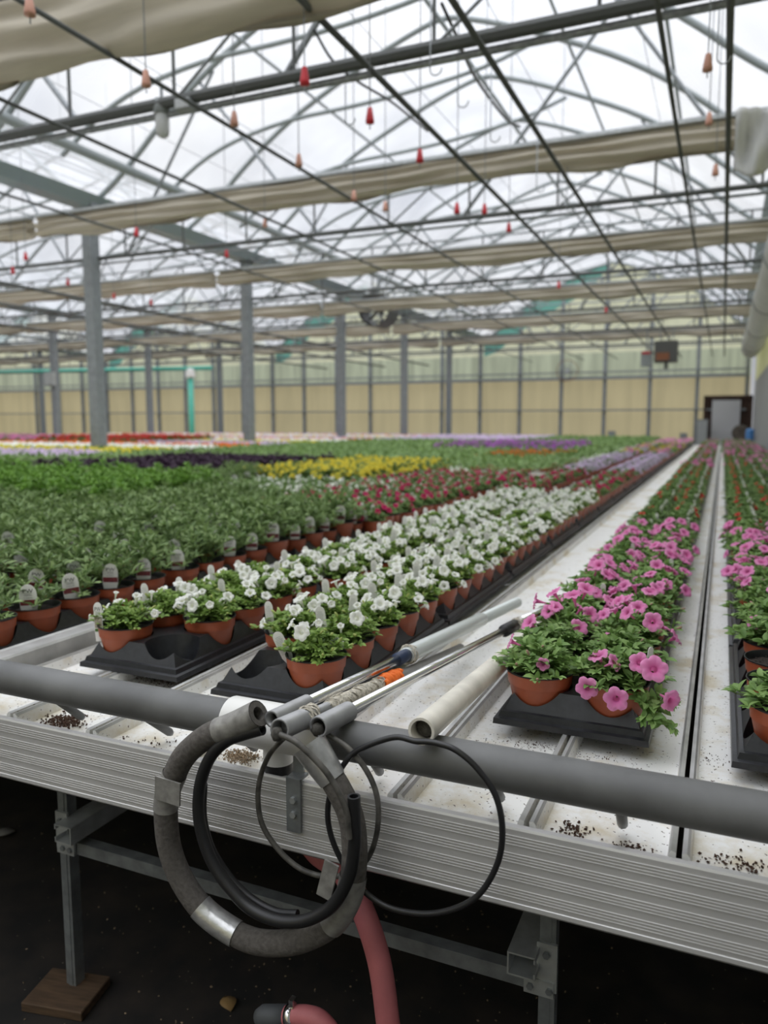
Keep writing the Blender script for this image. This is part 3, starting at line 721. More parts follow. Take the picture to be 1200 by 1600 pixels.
# pole with clear sleeve (rearmost)
a, b = at_y(425,1124,0.885), at_z(808,941,LIP+0.022)
L = (b-a).length
e = empty('sleeved_pole', a); z3 = Vector((0,0,0)); d = b - a
def S(s,t): return [d*s, d*t]
def wrap(c0, c1, r, n=9, rr=0.0016):
    ax = (c1-c0); u = ax.orthogonal().normalized(); v = ax.normalized().cross(u); pts=[]
    for i in range(n*12+1):
        t = i/(n*12); an = 2*PI*n*t; j = 1+0.12*math.sin(an*0.37+i); pts.append(c0+ax*(t+0.02*math.sin(i*1.7)) + (u*math.cos(an)+v*math.sin(an))*r*j)
    return pts
MB().tube(S(0,0.075),0.0125,18,hollow=0.72).build('end_cap', M['satin'], e, smooth=True)
MB().tube(S(0.07,0.36),0.0085,18).build('chrome_tube', M['chrome'], e, smooth=True)
MB().tube(S(0.335,0.385),0.0125,18).build('navy_collar', M['navy'], e, smooth=True)
MB().tube([d*0.37,d*0.375,d*0.74,d*0.75],[0.015,0.0165,0.0165,0.013],20).build('clear_sleeve', M['sleeve'], e, smooth=True)
MB().tube(S(0.745,1.0),0.0145,20,hollow=0.85).build('far_tube', M['sleeve'], e, smooth=True)
MB().tube(wrap(d*0.368,d*0.385,0.0175,4),0.0015,5).build('twine', M['twine'], e)
tag(e, 'long chrome pole in a thick clear sleeve, nearest the white block', 'pole')
# middle pole with twine and orange tie
a2, b2 = at_y(437,1140,0.857), at_z(720,1012,LIP+0.012); e = empty('taped_pole', a2); d = b2-a2
MB().tube(S(0,0.075),0.0150,20,hollow=0.78).build('end_cap', M['satin'], e, smooth=True)
MB().tube(S(0.04,0.06),0.012,14).build('socket', M['socket'], e, smooth=True)
MB().lathe([(0,0.01),(0.006,0.008),(0.009,0.0),(0.006,-0.008),(0,-0.01)],10,c=tuple(d*(-0.004)+Vector((-0.002,0,-0.006)))).build('cable_clip', M['socket'], e, smooth=True)
MB().tube(S(0.07,1.0),0.0095,18).build('grey_tube', M['satin'], e, smooth=True)
MB().tube(wrap(d*0.075,d*0.115,0.0145,6),0.0019,5).build('twine', M['twine'], e)
MB().tube([d*0.16,d*0.2,d*0.3,d*0.38,d*0.42],[0.009,0.0115,0.0125,0.012,0.010],14).build('cloth_wrap', M['twine'], e, smooth=True)
MB().tube(wrap(d*0.16,d*0.42,0.0125,10),0.0012,5).build('twine', M['twine'], e)
MB().tube(wrap(d*0.42,d*0.52,0.0115,8),0.0042,6).build('orange_tie', M['orange'], e, smooth=True)
tag(e, 'middle pole wrapped in twine with a bright orange tie', 'pole')
# right chrome pole
a3, b3 = at_y(505,1132,0.920), at_z(880,938,LIP+0.03); e = empty('chrome_pole', a3); d = b3-a3
MB().tube(S(-0.01,0.055),0.0150,20,hollow=0.78).build('end_cap', M['satin'], e, smooth=True)
MB().lathe([(0,0.01),(0.007,0.008),(0.01,0.0),(0.006,-0.008),(0,-0.01)],10,c=tuple(d*(-0.006)+Vector((-0.004,0,-0.006)))).build('cable_clip', M['socket'], e, smooth=True)
MB().tube(S(0.05,0.72),0.0090,20).build('chrome_tube', M['chrome'], e, smooth=True)
MB().tube(S(0.60,0.66),0.0145,18).build('black_collar', M['black_rubber'], e, smooth=True)
MB().tube(wrap(d*0.655,d*0.685,0.014,5),0.0016,5).build('twine', M['twine'], e)
MB().tube(S(0.67,1.0),0.0125,20).build('thick_chrome_tube', M['chrome'], e, smooth=True)
tag(e, 'chrome pole with a black collar, right of the orange tie', 'pole')
# cream pvc conduit
a4, b4 = at_y(658,1143,0.938), at_z(838,985,LIP+0.034); e = empty('cream_conduit', a4); d = b4-a4
shade(MB().tube([d*0,d*0.5,d*1.15],0.0188,28,hollow=0.80).build('conduit', M['pvc_cream'], e, smooth=True),50)
MB().tube(S(0.02,0.06),0.0125,14).build('plug', M['socket'], e, smooth=True)
tag(e, 'cream plastic conduit lying across the grey pipe, open end facing forward', 'pipe')

# ------------------------------------------------------------------ coiled hoses hanging from the pole ends
def coil(name, px, y0, y1, r, n, mt, label, closed=False, hollow=0, cat='hose'):
    N = len(px); pts = [at_y(x, y, y0 + (y1-y0)*i/max(1,N-1)) for i,(x,y) in enumerate(px)]
    c = pts[0].copy()
    e = empty(name, c); pts = smooth_pts([p-c for p in pts], 7, closed)
    shade(MB().tube(pts, r, n, hollow=hollow, closed=closed).build('tube', mt, e, smooth=True), 60)
    tag(e, label, cat); return e, pts, c
foam_px = [(404,1115),(367,1133),(325,1150),(290,1179),(271,1214),(260,1250),(261,1300),(270,1342),(289,1383),(317,1421),(354,1450),(392,1469),(433,1474),(475,1467),(517,1444),(542,1408),(552,1367),(554,1321),(548,1275),(529,1233),(508,1200),(483,1162)]
e, fp, fc = coil('foam_hose', foam_px, 0.880, 0.905, 0.0180, 18, M['foam'], 'thick ring of grey foam insulated hose hanging over the apron', hollow=0.55)
nF = len(fp)
def sleeve_on(pts, i0, i1, r, mt, nm, parent):
    q = pts[i0:i1+1]; MB().tube(q, r, 18, cap=False).build(nm, mt, parent, smooth=True)
sleeve_on(fp, 0, 11, 0.0195, M['tape'], 'grey_tape', e)
sleeve_on(fp, 27, 37, 0.0190, M['tape'], 'grey_tape', e)
sleeve_on(fp, 62, 73, 0.0194, M['foil'], 'silver_tape', e)
sleeve_on(fp, 98, 112, 0.0194, M['tape'], 'grey_tape', e)
q = fp[136:]
MB().tube(q, [0.0195+0.006*i/(len(q)-1) for i in range(len(q))], 18, cap=False).build('silver_tape', M['foil'], e, smooth=True)
fl = at_y(262,1236,0.865)-fc
MB().box(fl,(0.046,0.003,0.036),rot=Matrix.Rotation(R(4),3,'Y')).build('tape_flap', M['tape'], e)
fl = at_y(512,1375,0.872)-fc
MB().box(fl,(0.022,0.003,0.055),rot=Matrix.Rotation(R(14),3,'Y')).build('tape_flap', M['tape'], e)
blk = [(410,1139),(379,1148),(354,1158),(333,1177),(319,1204),(311,1238),(311,1279),(321,1321),(338,1358),(363,1392),(392,1420),(429,1437),(467,1440),(500,1429),(525,1408),(546,1367),(554,1321),(554,1279),(553,1244)]
coil('black_hose', blk, 0.875, 0.862, 0.0088, 16, M['black_rubber'], 'black rubber hose looped inside the foam ring', hollow=0.7)
blk2 = [(318,1225),(317,1275),(327,1318),(345,1352),(370,1384),(398,1408),(432,1425),(465,1428)]
coil('black_hose', blk2, 0.893, 0.893, 0.0062, 12, M['black_rubber'], 'thinner black hose lying against the inside of the black loop')
cA = [(437,1147),(467,1163),(508,1204),(533,1246),(543,1275),(546,1310)]
cB = [(455,1142),(421,1179),(404,1229),(408,1283),(433,1325),(467,1356),(505,1369),(545,1365),(574,1342),(589,1300),(590,1250),(575,1208),(546,1171),(515,1150),(500,1140)]
cD = [(648,1158),(617,1152),(575,1165),(546,1183),(521,1225),(512,1271),(521,1317),(546,1365),(575,1398),(617,1421),(680,1427),(740,1405),(775,1355),(785,1300),(775,1245),(745,1200),(712,1172),(685,1162),(667,1159)]
coil('thin_cable', cA, 0.852, 0.852, 0.0042, 10, M['cable_grey'], 'dusty grey cable arching down from the middle pole end', cat='cable')
coil('thin_cable', cB, 0.92, 0.93, 0.0040, 10, M['cable_grey'], 'thin black cable ring between the two chrome pole ends', cat='cable')
coil('thin_cable', cD, 0.925, 0.925, 0.0042, 10, M['cable'], 'wide thin black cable ring hanging from the cream conduit', closed=True, cat='cable')
# pink hose hanging from under the bench
ph = [at_y(470,1300,1.12), at_y(497,1335,1.08), at_y(535,1362,1.04), at_y(568,1425,1.02), at_y(592,1500,1.01), at_y(604,1580,1.0), at_y(612,1680,1.0), at_y(600,1850,0.99)]
c = ph[0].copy(); e = empty('pink_hose', c)
MB().tube(smooth_pts([p-c for p in ph],8), 0.0185, 20).build('tube', M['pink_hose'], e, smooth=True)
tag(e, 'thick faded pink hose dropping from under the bench', 'hose')
c = at_y(440,1588,1.0); e = empty('hose_coupling', c)
q = [at_y(x,y,1.0)-c for x,y in ((445,1588),(480,1588),(505,1600),(525,1640),(530,1750))]
MB().tube(smooth_pts(q,6),0.0165,18).build('tube', M['pink_hose'], e, smooth=True)
q = [at_y(x,y,1.0)-c for x,y in ((405,1590),(412,1588),(448,1588))]
MB().tube(q,[0.014,0.018,0.018],18).build('grey_cap', mat('grey_rubber_cap',(0.075,0.08,0.085),0.6), e, smooth=True)
q = [at_y(x,y,1.0)-c for x,y in ((452,1588),(462,1588))]
MB().tube(q,0.0192,18).build('hose_clamp', M['chrome'], e, smooth=True)
o = MB().box(at_y(457,1566,1.0)-c,(0.008,0.012,0.014)).build('clamp_screw', M['chrome'], e)
tag(e, 'short pink hose end with grey cap and steel clamp', 'hose')

# ------------------------------------------------------------------ spilled soil
def crumbs(name, cen, sx, sy, n, r0, r1, mt, label, z=None, seed=1):
    rr = random.Random(seed); b = MB()
    zz = LIP - 0.0255 if z is None else z
    for i in range(n):
        x = cen[0] + rr.gauss(0, sx); y = cen[1] + rr.gauss(0, sy); s = rr.uniform(r0, r1)
        ax = Matrix.Rotation(rr.uniform(0,6.28),3,Vector((rr.random(),rr.random(),rr.random()+0.1)).normalized())
        vs = [ax @ Vector(p)*s for p in ((1,0,0),(-1,0,0),(0,0.7,0),(0,-0.7,0),(0,0,0.5),(0,0,-0.5))]
        b.add([v+Vector((x,y,zz+s*0.4)) for v in vs],[(0,2,4),(2,1,4),(1,3,4),(3,0,4),(2,0,5),(1,2,5),(3,1,5),(0,3,5)])
    o = b.build(name, mt); tag(o, label, 'soil', kind='stuff'); return o
cz = LIP-0.026
P_ = lambda x,y: at_z(x,y,cz)
crumbs('spilled_soil', P_(100,1128), 0.022,0.016, 420,0.001,0.004, [M['soil_dark']], 'pile of brown potting soil spilled at the left of the apron', seed=2)
crumbs('spilled_soil', P_(375,1182), 0.016,0.012, 500,0.001,0.003, [M['soil_dry']], 'pile of pale gritty potting mix beside the white tee fitting', seed=3)
crumbs('soil_crumbs', P_(893,1297), 0.012,0.010, 90,0.001,0.0035, [M['soil_dark']], 'dark soil crumbs in the channel right of centre behind the apron', seed=4)
crumbs('soil_crumbs', P_(985,1324), 0.016,0.006, 50,0.001,0.003, [M['soil_dark']], 'few dark soil crumbs in the channel just left of the double seam', seed=5)
crumbs('soil_crumbs', P_(1155,1350), 0.03,0.012, 90,0.001,0.0035, [M['soil_dark']], 'dark soil crumbs at the right end behind the apron', seed=6)
crumbs('soil_crumbs', P_(1110,1190), 0.02,0.02, 40,0.0008,0.002, [M['soil_dark']], 'sparse soil crumbs in the channel right of the double seam', seed=7)
crumbs('soil_crumbs', P_(860,1170), 0.06,0.012, 300,0.0006,0.0016, [M['soil_dark']], 'fine soil crumbs along the front of the pink petunia tray', seed=8)
crumbs('soil_crumbs', P_(250,1065), 0.06,0.014, 260,0.0008,0.0025, [M['soil_dark']], 'soil crumbs under the left black tray with the empty slot', seed=9)
crumbs('soil_crumbs', P_(230,1160), 0.05,0.014, 24,0.0012,0.0035, [M['soil_dark']], 'scattered brown bark bits in the channel left of the foam hose', seed=10)
crumbs('floor_litter', (-0.75,1.3), 0.55,0.35, 500,0.001,0.004, [M['soil_dry']], 'pale bits of litter scattered over the dark floor under the bench', z=0.0, seed=11)
def dry_leaf(p, rz, s, mt, label):
    b = MB(); n=7; vs=[]; 
    for i in range(n):
        t=i/(n-1); w=math.sin(PI*t)*0.35+0.02
        vs += [(-w*s, t*s, 0.25*s*w+0.006),(0,t*s,0.003+0.1*s*math.sin(PI*t)),(w*s,t*s,0.3*s*w+0.004)]
    fs=[]
    for i in range(n-1):
        fs += [(3*i,3*i+1,3*i+4,3*i+3),(3*i+1,3*i+2,3*i+5,3*i+4)]
    o=b.add(vs,fs).build('dry_leaf', mt, smooth=True, loc=p); o.rotation_euler=(0,0,rz); s_=o.modifiers.new('s','SOLIDIFY'); s_.thickness=0.0006
    tag(o,label,'leaf')
dl_m = mat('withered_leaf',(0.28,0.17,0.06),0.7)
dry_leaf(at_z(360,1583,0.002), 0.8, 0.05, dl_m, 'curled tan dry leaf on the floor left of the hose end')
dry_leaf(at_z(26,1300,0.002), 2.5, 0.07, mat('pale_paper_leaf',(0.25,0.24,0.22),0.7), 'pale papery leaf on the dark floor at far left')

# ------------------------------------------------------------------ trays and pots
def build_tray_mesh():
    Wt, Lt, H = 0.268, 0.682, 0.060
    bm = bmesh.new()
    def ring(w, l, z): return [bm.verts.new((sx*w/2, sy*l/2, z)) for sx,sy in ((-1,-1),(1,-1),(1,1),(-1,1))]
    rings = [ring(Wt,Lt,0.0), ring(Wt-0.002,Lt-0.002,0.010), ring(Wt-0.016,Lt-0.016,0.0125), ring(Wt-0.022,Lt-0.022,0.022), ring(Wt-0.034,Lt-0.034,0.0235), ring(Wt-0.070,Lt-0.070,H)]
    for a, b in zip(rings, rings[1:]):
        for k in range(4): bm.faces.new((a[k],a[(k+1)%4],b[(k+1)%4],b[k]))
    bm.faces.new(rings[0][::-1]); bm.faces.new(rings[-1])
    bmesh.ops.recalc_face_normals(bm, faces=bm.faces)
    me = bpy.data.meshes.new('tray_blank'); bm.to_mesh(me); bm.free(); ob = bpy.data.objects.new('tray_blank', me); COL.objects.link(ob)
    cb = bmesh.new()
    for i in (-1,1):
        for j in range(5):
            Mx = Matrix.Translation((i*0.0665, (j-2)*0.1330, 0.007+0.045))
            bmesh.ops.create_cone(cb, cap_ends=True, segments=40, radius1=0.0455, radius2=0.0455+0.0205*90/75, depth=0.09, matrix=Mx)
    me2 = bpy.data.meshes.new('cutter'); cb.to_mesh(me2); cb.free(); oc = bpy.data.objects.new('cutter', me2); COL.objects.link(oc)
    md = ob.modifiers.new('b','BOOLEAN'); md.operation='DIFFERENCE'; md.object=oc; md.solver='EXACT'; md.use_self = True
    dg = bpy.context.evaluated_depsgraph_get(); res = bpy.data.meshes.new_from_object(ob.evaluated_get(dg))
    bpy.data.objects.remove(ob); bpy.data.objects.remove(oc)
    res.name = 'pot_tray'; res.materials.clear(); res.materials.append(M['tray'])
    try: res.set_sharp_from_angle(angle=R(35))
    except Exception: pass
    return res
tray_me = build_tray_mesh()
TL, TW = 0.682, 0.268
POT_H = 0.083
def pot_mb():
    b = MB()
    prof = [(0.0,0.0),(0.042,0.0),(0.0435,0.003),(0.0555,0.058),(0.0575,0.0585),(0.0595,0.079),(0.0612,0.0805),(0.0612,POT_H),(0.0595,POT_H),(0.0575,0.0795),(0.055,0.064)]
    mis = [0,0,0,0,0,0,1,1,1,1]
    b.lathe(prof, 36, mis=mis); return b
def soil_mb(h=0.068, r=0.0555):
    b = MB(); rr = random.Random(3)
    n=20; vs=[(0,0,h+0.004)]
    for ri,rad in enumerate((0.25,0.5,0.75,1.0)):
        for k in range(n): vs.append((r*rad*math.cos(2*PI*k/n), r*rad*math.sin(2*PI*k/n), h + rr.uniform(-0.002,0.003)))
    fs=[(0,1+k,1+(k+1)%n) for k in range(n)]
    for ri in range(3):
        for k in range(n): fs.append((1+ri*n+k,1+(ri+1)*n+k,1+(ri+1)*n+(k+1)%n,1+ri*n+(k+1)%n))
    b.add(vs,fs)
    for i in range(26):
        a=rr.uniform(0,6.28); d=r*math.sqrt(rr.random())*0.95; s=rr.uniform(0.0012,0.003)
        c=Vector((d*math.cos(a),d*math.sin(a),h+0.003))
        b.add([c+Vector(p)*s for p in ((1,0,0),(-1,0,0),(0,1,0),(0,-1,0),(0,0,0.8))],[(0,2,4),(2,1,4),(1,3,4),(3,0,4)])
    return b

# leaf templates
def leaf_tpl(ratio=0.36, fold=0.18, droop=0.30):
    rows = [(0,0.12),(0.22,0.72),(0.5,1.0),(0.78,0.66)]; vs=[]
    for t,w in rows:
        hw = w*ratio/2; z = 0.10*t - droop*t*t
        vs += [(-hw,t,z+fold*hw*2),(0,t,z),(hw,t,z+fold*hw*2)]
    vs.append((0,1.0,0.10-droop)); fs=[]
    for i in range(3): fs += [(3*i,3*i+1,3*i+4,3*i+3),(3*i+1,3*i+2,3*i+5,3*i+4)]
    fs += [(9,10,12),(10,11,12)]
    return np.array(vs), fs
def put_leaves(b, tpl, pos, dirs, size, up_j, rr, mi=0):
    V, Fc = tpl
    for p, d, s in zip(pos, dirs, size):
        d = d/np.linalg.norm(d)
        up = np.array([rr.gauss(0,up_j), rr.gauss(0,up_j), 1.0]); up = up - d*up.dot(d)
        nn = np.linalg.norm(up)
        if nn < 1e-3: up = np.array([1.0,0,0]); nn = 1
        up /= nn; x = np.cross(d, up)
        Q = V @ np.array([x,d,up])*s + p
        b.add(Q.tolist(), Fc, mi)
def foliage(seed, nst, Rr, H, ll, lpp, tpl, z0=0.066, rosette=6, stem_r=0.0011, up_bias=0.35, spread=1.0, skew=(0,0), low=0.2, buds=0, bud_mi=2):
    rr = random.Random(seed); b = MB()
    for i in range(nst):
        az = 2*PI*(i*0.618034 % 1) + rr.gauss(0,0.25); f = math.sqrt((i+0.5)/nst)
        rad = Rr*f*rr.uniform(0.85,1.12)*spread; ht = H*(1-low*0-(1-low)*f**2.2*0.8)*rr.uniform(0.75,1.1)
        base = np.array([0.018*f*math.cos(az)*rr.random(), 0.018*f*math.sin(az)*rr.random(), z0])
        tip = np.array([rad*math.cos(az)+skew[0]*f, rad*math.sin(az)+skew[1]*f, z0+ht])
        ctl = np.array([rad*0.35*math.cos(az), rad*0.35*math.sin(az), z0+ht*0.85])
        pts = [ (1-t)**2*base + 2*t*(1-t)*ctl + t*t*tip for t in (0,0.35,0.7,1.0)]
        b.tube([Vector(p) for p in pts], [stem_r*1.3,stem_r*1.1,stem_r,stem_r*0.7], 4, 1, cap=False)
        pos=[]; dr=[]; sz=[]
        for k in range(lpp):
            t = 0.28+0.66*(k+rr.random()*0.6)/lpp; p=(1-t)**2*base+2*t*(1-t)*ctl+t*t*tip
            a=az+(k%2)*PI+ k*1.4+rr.gauss(0,0.4)
            tg = (tip-base); tg/=np.linalg.norm(tg)
            d=np.array([math.cos(a),math.sin(a),up_bias+rr.gauss(0,0.15)])+tg*0.5
            pos.append(p); dr.append(d); sz.append(ll*rr.uniform(0.75,1.25)*(1.1-0.35*t))
        for k in range(rosette):
            a=2*PI*k/rosette+rr.random(); tg=tip-ctl; tg/=(np.linalg.norm(tg)+1e-6)
            dr.append(np.array([math.cos(a),math.sin(a),0.55])*0.8+tg*rr.uniform(0.2,1.0)); pos.append(tip); sz.append(ll*rr.uniform(0.45,0.8))
        put_leaves(b, tpl, pos, dr, sz, 0.25, rr, 0)
        if rr.random() < buds:
            tg = tip-ctl; tg/=np.linalg.norm(tg); d=Vector(tg)+Vector((rr.gauss(0,.3),rr.gauss(0,.3),0.5)); d.normalize(); L=rr.uniform(0.012,0.024)
            q=Vector(tip); b.tube([q,q+d*L*0.3,q+d*L*0.8,q+d*L],[0.0009,0.0014,0.0028,0.0008],6,bud_mi)
    return b
def flower_mb(Rf=0.019, L=0.024, lobes=5, ruff=0.0022, seed=0, tube_w=1.0):
    rr = random.Random(seed); n=30; prof=[(0.0016*tube_w,0.0,0.75),(0.0024*tube_w,0.45*L,0.6),(0.0042*tube_w,0.78*L,0.15),(0.30*Rf,0.96*L,0.22),(0.62*Rf,1.05*L,0.62),(0.86*Rf,1.06*L,0.88),(1.0*Rf,0.98*L,1.0)]
    vs=[]; at=[]; fs=[]; tw=rr.uniform(0,2)
    for j,(r_,z,k) in enumerate(prof):
        for i in range(n):
            th=2*PI*i/n; lob=abs(math.cos(lobes/2*(th+tw))); f=1.0; dz=0
            if j>=4: f = 0.72+0.30*lob**0.55 if j==6 else (0.86+0.15*lob if j==5 else 0.97+0.03*lob); dz = ruff*(math.sin(lobes*2*(th+tw))*0.6+rr.gauss(0,0.3))*(j-3)/3
            vs.append((r_*f*math.cos(th), r_*f*math.sin(th), z+dz)); at.append(max(0,k-0.16*(1-min(1,(1-lob)*6)) if j in (4,5) else k))
    for j in range(len(prof)-1):
        for i in range(n): fs.append((j*n+i,j*n+(i+1)%n,(j+1)*n+(i+1)%n,(j+1)*n+i))
    b=MB(); b.add(vs,fs,0,at)
    b.tube([(0,0,-0.006),(0,0,0),(0,0,0.004)],[0.0012,0.0024,0.0018],6,1)
    for k in range(5):
        a=2*PI*k/5; b.add([(0.0018*math.cos(a-0.5),0.0018*math.sin(a-0.5),0),(0.0018*math.cos(a+0.5),0.0018*math.sin(a+0.5),0),(0.005*math.cos(a),0.005*math.sin(a),0.009)],[(0,1,2)],1)
    return b
def dirmat(d, roll=0.0):
    return Vector(d).to_track_quat('Z','Y').to_matrix().to_4x4() @ Matrix.Rotation(roll,4,'Z')

# plant labels
def text_mb(body, size, mi=0):
    cu = bpy.data.curves.new('t','FONT'); cu.body=body; cu.size=size; cu.align_x='CENTER'; cu.resolution_u=2
    ob = bpy.data.objects.new('t',cu); COL.objects.link(ob); dg=bpy.context.evaluated_depsgraph_get(); dg.update()
    me = bpy.data.meshes.new_from_object(ob.evaluated_get(dg)); b=MB()
    b.add([tuple(v.co) for v in me.vertices],[tuple(p.vertices) for p in me.polygons],mi)
    bpy.data.objects.remove(ob); return b
TXT = {'pw': text_mb('PW',0.0135,1), 'proven': text_mb('PROVEN',0.0038,1), 'winners': text_mb('WINNERS',0.0038,1), 'line': text_mb('SUPERBENA',0.0032,1)}
def tag_outline(w, h, hw_bottom, n=10):
    pts=[(-hw_bottom,0),(-w/2,h*0.30),(-w/2,h-w*0.62)]
    for k in range(n+1):
        a=PI-PI*k/n; pts.append((w/2*math.cos(a), h-w*0.62+w*0.62*math.sin(a)))
    pts+=[(w/2,h*0.30),(hw_bottom,0)]; return pts
def plate(b, outline, t, mi=0):
    n=len(outline); vs=[(x,-t/2,z) for x,z in outline]+[(x,t/2,z) for x,z in outline]
    b.add(vs,[tuple(range(n)),tuple(range(2*n-1,n-1,-1))]+[(k,n+k,n+(k+1)%n,(k+1)%n) for k in range(n)],mi)
def rect(b, x0,x1,z0,z1,y,mi): b.add([(x0,y,z0),(x1,y,z0),(x1,y,z1),(x0,y,z1)],[(0,1,2,3)],mi)
def place_text(b, key, x, z, y=-0.0009, sx=1.0):
    t=TXT[key]; Mx=Matrix.Translation((x,y,z)) @ Matrix.Rotation(R(90),4,'X') @ Matrix.Diagonal((sx,1,1,1)); b.merge(t,Mx,{1:1})
TAGM=[M['tag'],M['print'],M['print_grey'],M['photo_red'],M['photo_grey'],M['print_green']]
def tag_front():        # broad rounded label with monogram over a maroon picture
    b=MB(); plate(b, tag_outline(0.040,0.080,0.016), 0.0012,0)
    rect(b,-0.0190,0.0190,0.0270,0.0410,-0.0009,3)
    place_text(b,'pw',0,0.0590,sx=1.15); place_text(b,'proven',0,0.0548,sx=1.1); place_text(b,'winners',0,0.0508,sx=1.1); place_text(b,'line',0,0.0448,sx=1.2)
    return b
def tag_back():         # tall narrow label seen from its printed back
    b=MB(); plate(b, tag_outline(0.0215,0.078,0.003), 0.0012,0)
    for k in range(13):
        z=0.030+k*0.0030; w=0.0085 if k<11 else 0.006; rect(b,-w,w*random.Random(k).uniform(0.5,1),z,z+0.0009,-0.0009,2)
    return b
def tag_photo():        # label with a flower picture and green band
    b=MB(); plate(b, tag_outline(0.022,0.088,0.009), 0.0012,0)
    rect(b,-0.0098,0.0098,0.030,0.055,-0.0009,4); rect(b,-0.0098,0.0098,0.022,0.0285,-0.0009,5)
    place_text(b,'pw',0,0.068,sx=0.8); place_text(b,'proven',0,0.064,sx=0.8); place_text(b,'winners',0,0.060,sx=0.8)
    return b
def tag_white():        # thin blank stake
    b=MB(); plate(b, tag_outline(0.013,0.085,0.002), 0.0012,0); return b
TAGS={'front':tag_front(),'back':tag_back(),'photo':tag_photo(),'white':tag_white()}
TAGME={k:v.mesh('plant_tag_'+k,TAGM,False) for k,v in TAGS.items()}

TP = leaf_tpl(0.50,0.2,0.35); TPN = leaf_tpl(0.30,0.2,0.28)
pot_me = pot_mb().mesh('pot', [M['pot'],M['pot_in']], True)
try: pot_me.set_sharp_from_angle(angle=R(40))
except Exception: pass
soil_me = soil_mb().mesh('soil', M['soil'], True)
def new_obj(name, me, parent=None, loc=None, rot=None, scale=None):
    o=bpy.data.objects.new(name,me); COL.objects.link(o)
    if parent is not None: o.parent=parent
    if loc is not None: o.location=loc
    if rot is not None: o.rotation_euler=rot
    if scale is not None: o.scale=(scale,)*3
    return o

KIND={}
def kind(key, leafm, petm, flowers, fol_args, nflow, n_var=4, budm=None, tagk=None, tag_p=1.0, fl_scale=(0.85,1.15), tag_h=0.052, tagpos=(-0.035,-0.02), cls='potted_petunia', tag_rz=0.1):
    K=dict(key=key,leaf=leafm,petal=petm,flowers=flowers,var=[],cls=cls)
    fmes=[f.mesh('flower',[petm,M['stem']],True) for f in flowers]
    K['fme']=fmes
    rr=random.Random(hash(key)%1000 if False else sum(map(ord,key)))
    for v in range(n_var):
        fb=foliage(seed=v*17+sum(map(ord,key)), **fol_args)
        fme=fb.mesh('foliage',[leafm,M['stem'],budm or M['bud']],True)
        fl=[]
        Rr=fol_args['Rr']; H=fol_args['H']; nf=rr.randint(*nflow) if nflow else 0
        for i in range(nf):
            az=rr.uniform(0,2*PI); f=math.sqrt(rr.uniform(0.02,1)); rad=Rr*f*1.0; z=0.066+H*(1-0.75*f**2.2)+rr.uniform(-0.006,0.010)
            out=Vector((math.cos(az)*f+rr.gauss(0,0.3),math.sin(az)*f-0.2+rr.gauss(0,0.3),rr.uniform(0.25,1.3))).normalized()
            p=Vector((rad*math.cos(az),rad*math.sin(az),z))-out*0.010
            fl.append((rr.randrange(len(flowers)), p, out, rr.uniform(0,6.28), rr.uniform(*fl_scale)))
        tg=None
        if tagk and rr.random()<tag_p:
            tg=(tagk, Vector((tagpos[0]+rr.uniform(-.004,.004), tagpos[1]+rr.uniform(-.004,.004), tag_h+rr.uniform(-0.004,0.006))), rr.uniform(-0.12,0.12), tag_rz+rr.uniform(-0.2,0.2))
        # joined version
        jb=MB(); mats=[M['pot'],M['pot_in'],M['soil'],leafm,M['stem'],budm or M['bud'],petm]+TAGM
        jb.merge(POTB,None,{0:0,1:1}); jb.merge(SOILB,None,{0:2}); jb.merge(fb,None,{0:3,1:4,2:5})
        for (fi,p,d,rl,s) in fl: jb.merge(flowers[fi], Matrix.Translation(p)@dirmat(d,rl)@Matrix.Scale(s,4), {0:6,1:4})
        if tg: jb.merge(TAGS[tg[0]], Matrix.Translation(tg[1])@Matrix.Rotation(tg[3],4,'Z')@Matrix.Rotation(0.10 if tagk=='front' else 0.05,4,'X')@Matrix.Rotation(tg[2],4,'Y'), {i:7+i for i in range(6)})
        jme=jb.mesh(cls,mats,True)
        try: jme.set_sharp_from_angle(angle=R(50))
        except Exception: pass
        K['var'].append(dict(fol=fme,fl=fl,tag=tg,joined=jme))
    KIND[key]=K; return K
POTB=pot_mb(); SOILB=soil_mb()
def plant_parts(key, v, loc, rz, label, group=None, flowers=None, tg='default', cat='potted plant', scale=1.0, fol=True, nfl=99):
    K=KIND[key]; V=K['var'][v%len(K['var'])]
    e=empty(K['cls'],loc); e.scale=(scale,)*3
    new_obj('pot',pot_me,e,rot=(0,0,rz)); new_obj('soil',soil_me,e,rot=(0,0,rz))
    if fol: new_obj('foliage',V['fol'],e,rot=(0,0,rz))
    Rz=Matrix.Rotation(rz,4,'Z')
    if flowers is None:
        for (fi,p,d,rl,s) in V['fl'][:nfl]:
            o=new_obj('flower',K['fme'][fi],e); o.matrix_local=Matrix.Translation(Rz@p)@dirmat((Rz.to_3x3()@d+Vector((0,-0.25,0.05))).normalized(),rl)@Matrix.Scale(s,4)
    else:
        for (p,d,rl,s) in flowers:
            fi=random.randrange(len(K['fme'])); o=new_obj('flower',K['fme'][fi],e); d=Vector(d).normalized()
            o.matrix_local=Matrix.Translation(Vector(p)-d*0.020*s)@dirmat(d,rl)@Matrix.Scale(s,4)
    t = V['tag'] if tg=='default' else tg
    if t:
        o=new_obj('plant_tag',TAGME[t[0]],e,loc=t[1],rot=(t[4] if len(t)>4 else (0.10 if t[0]=='front' else 0.05),t[2],t[3]))
    tag(e,label,cat,group); return e

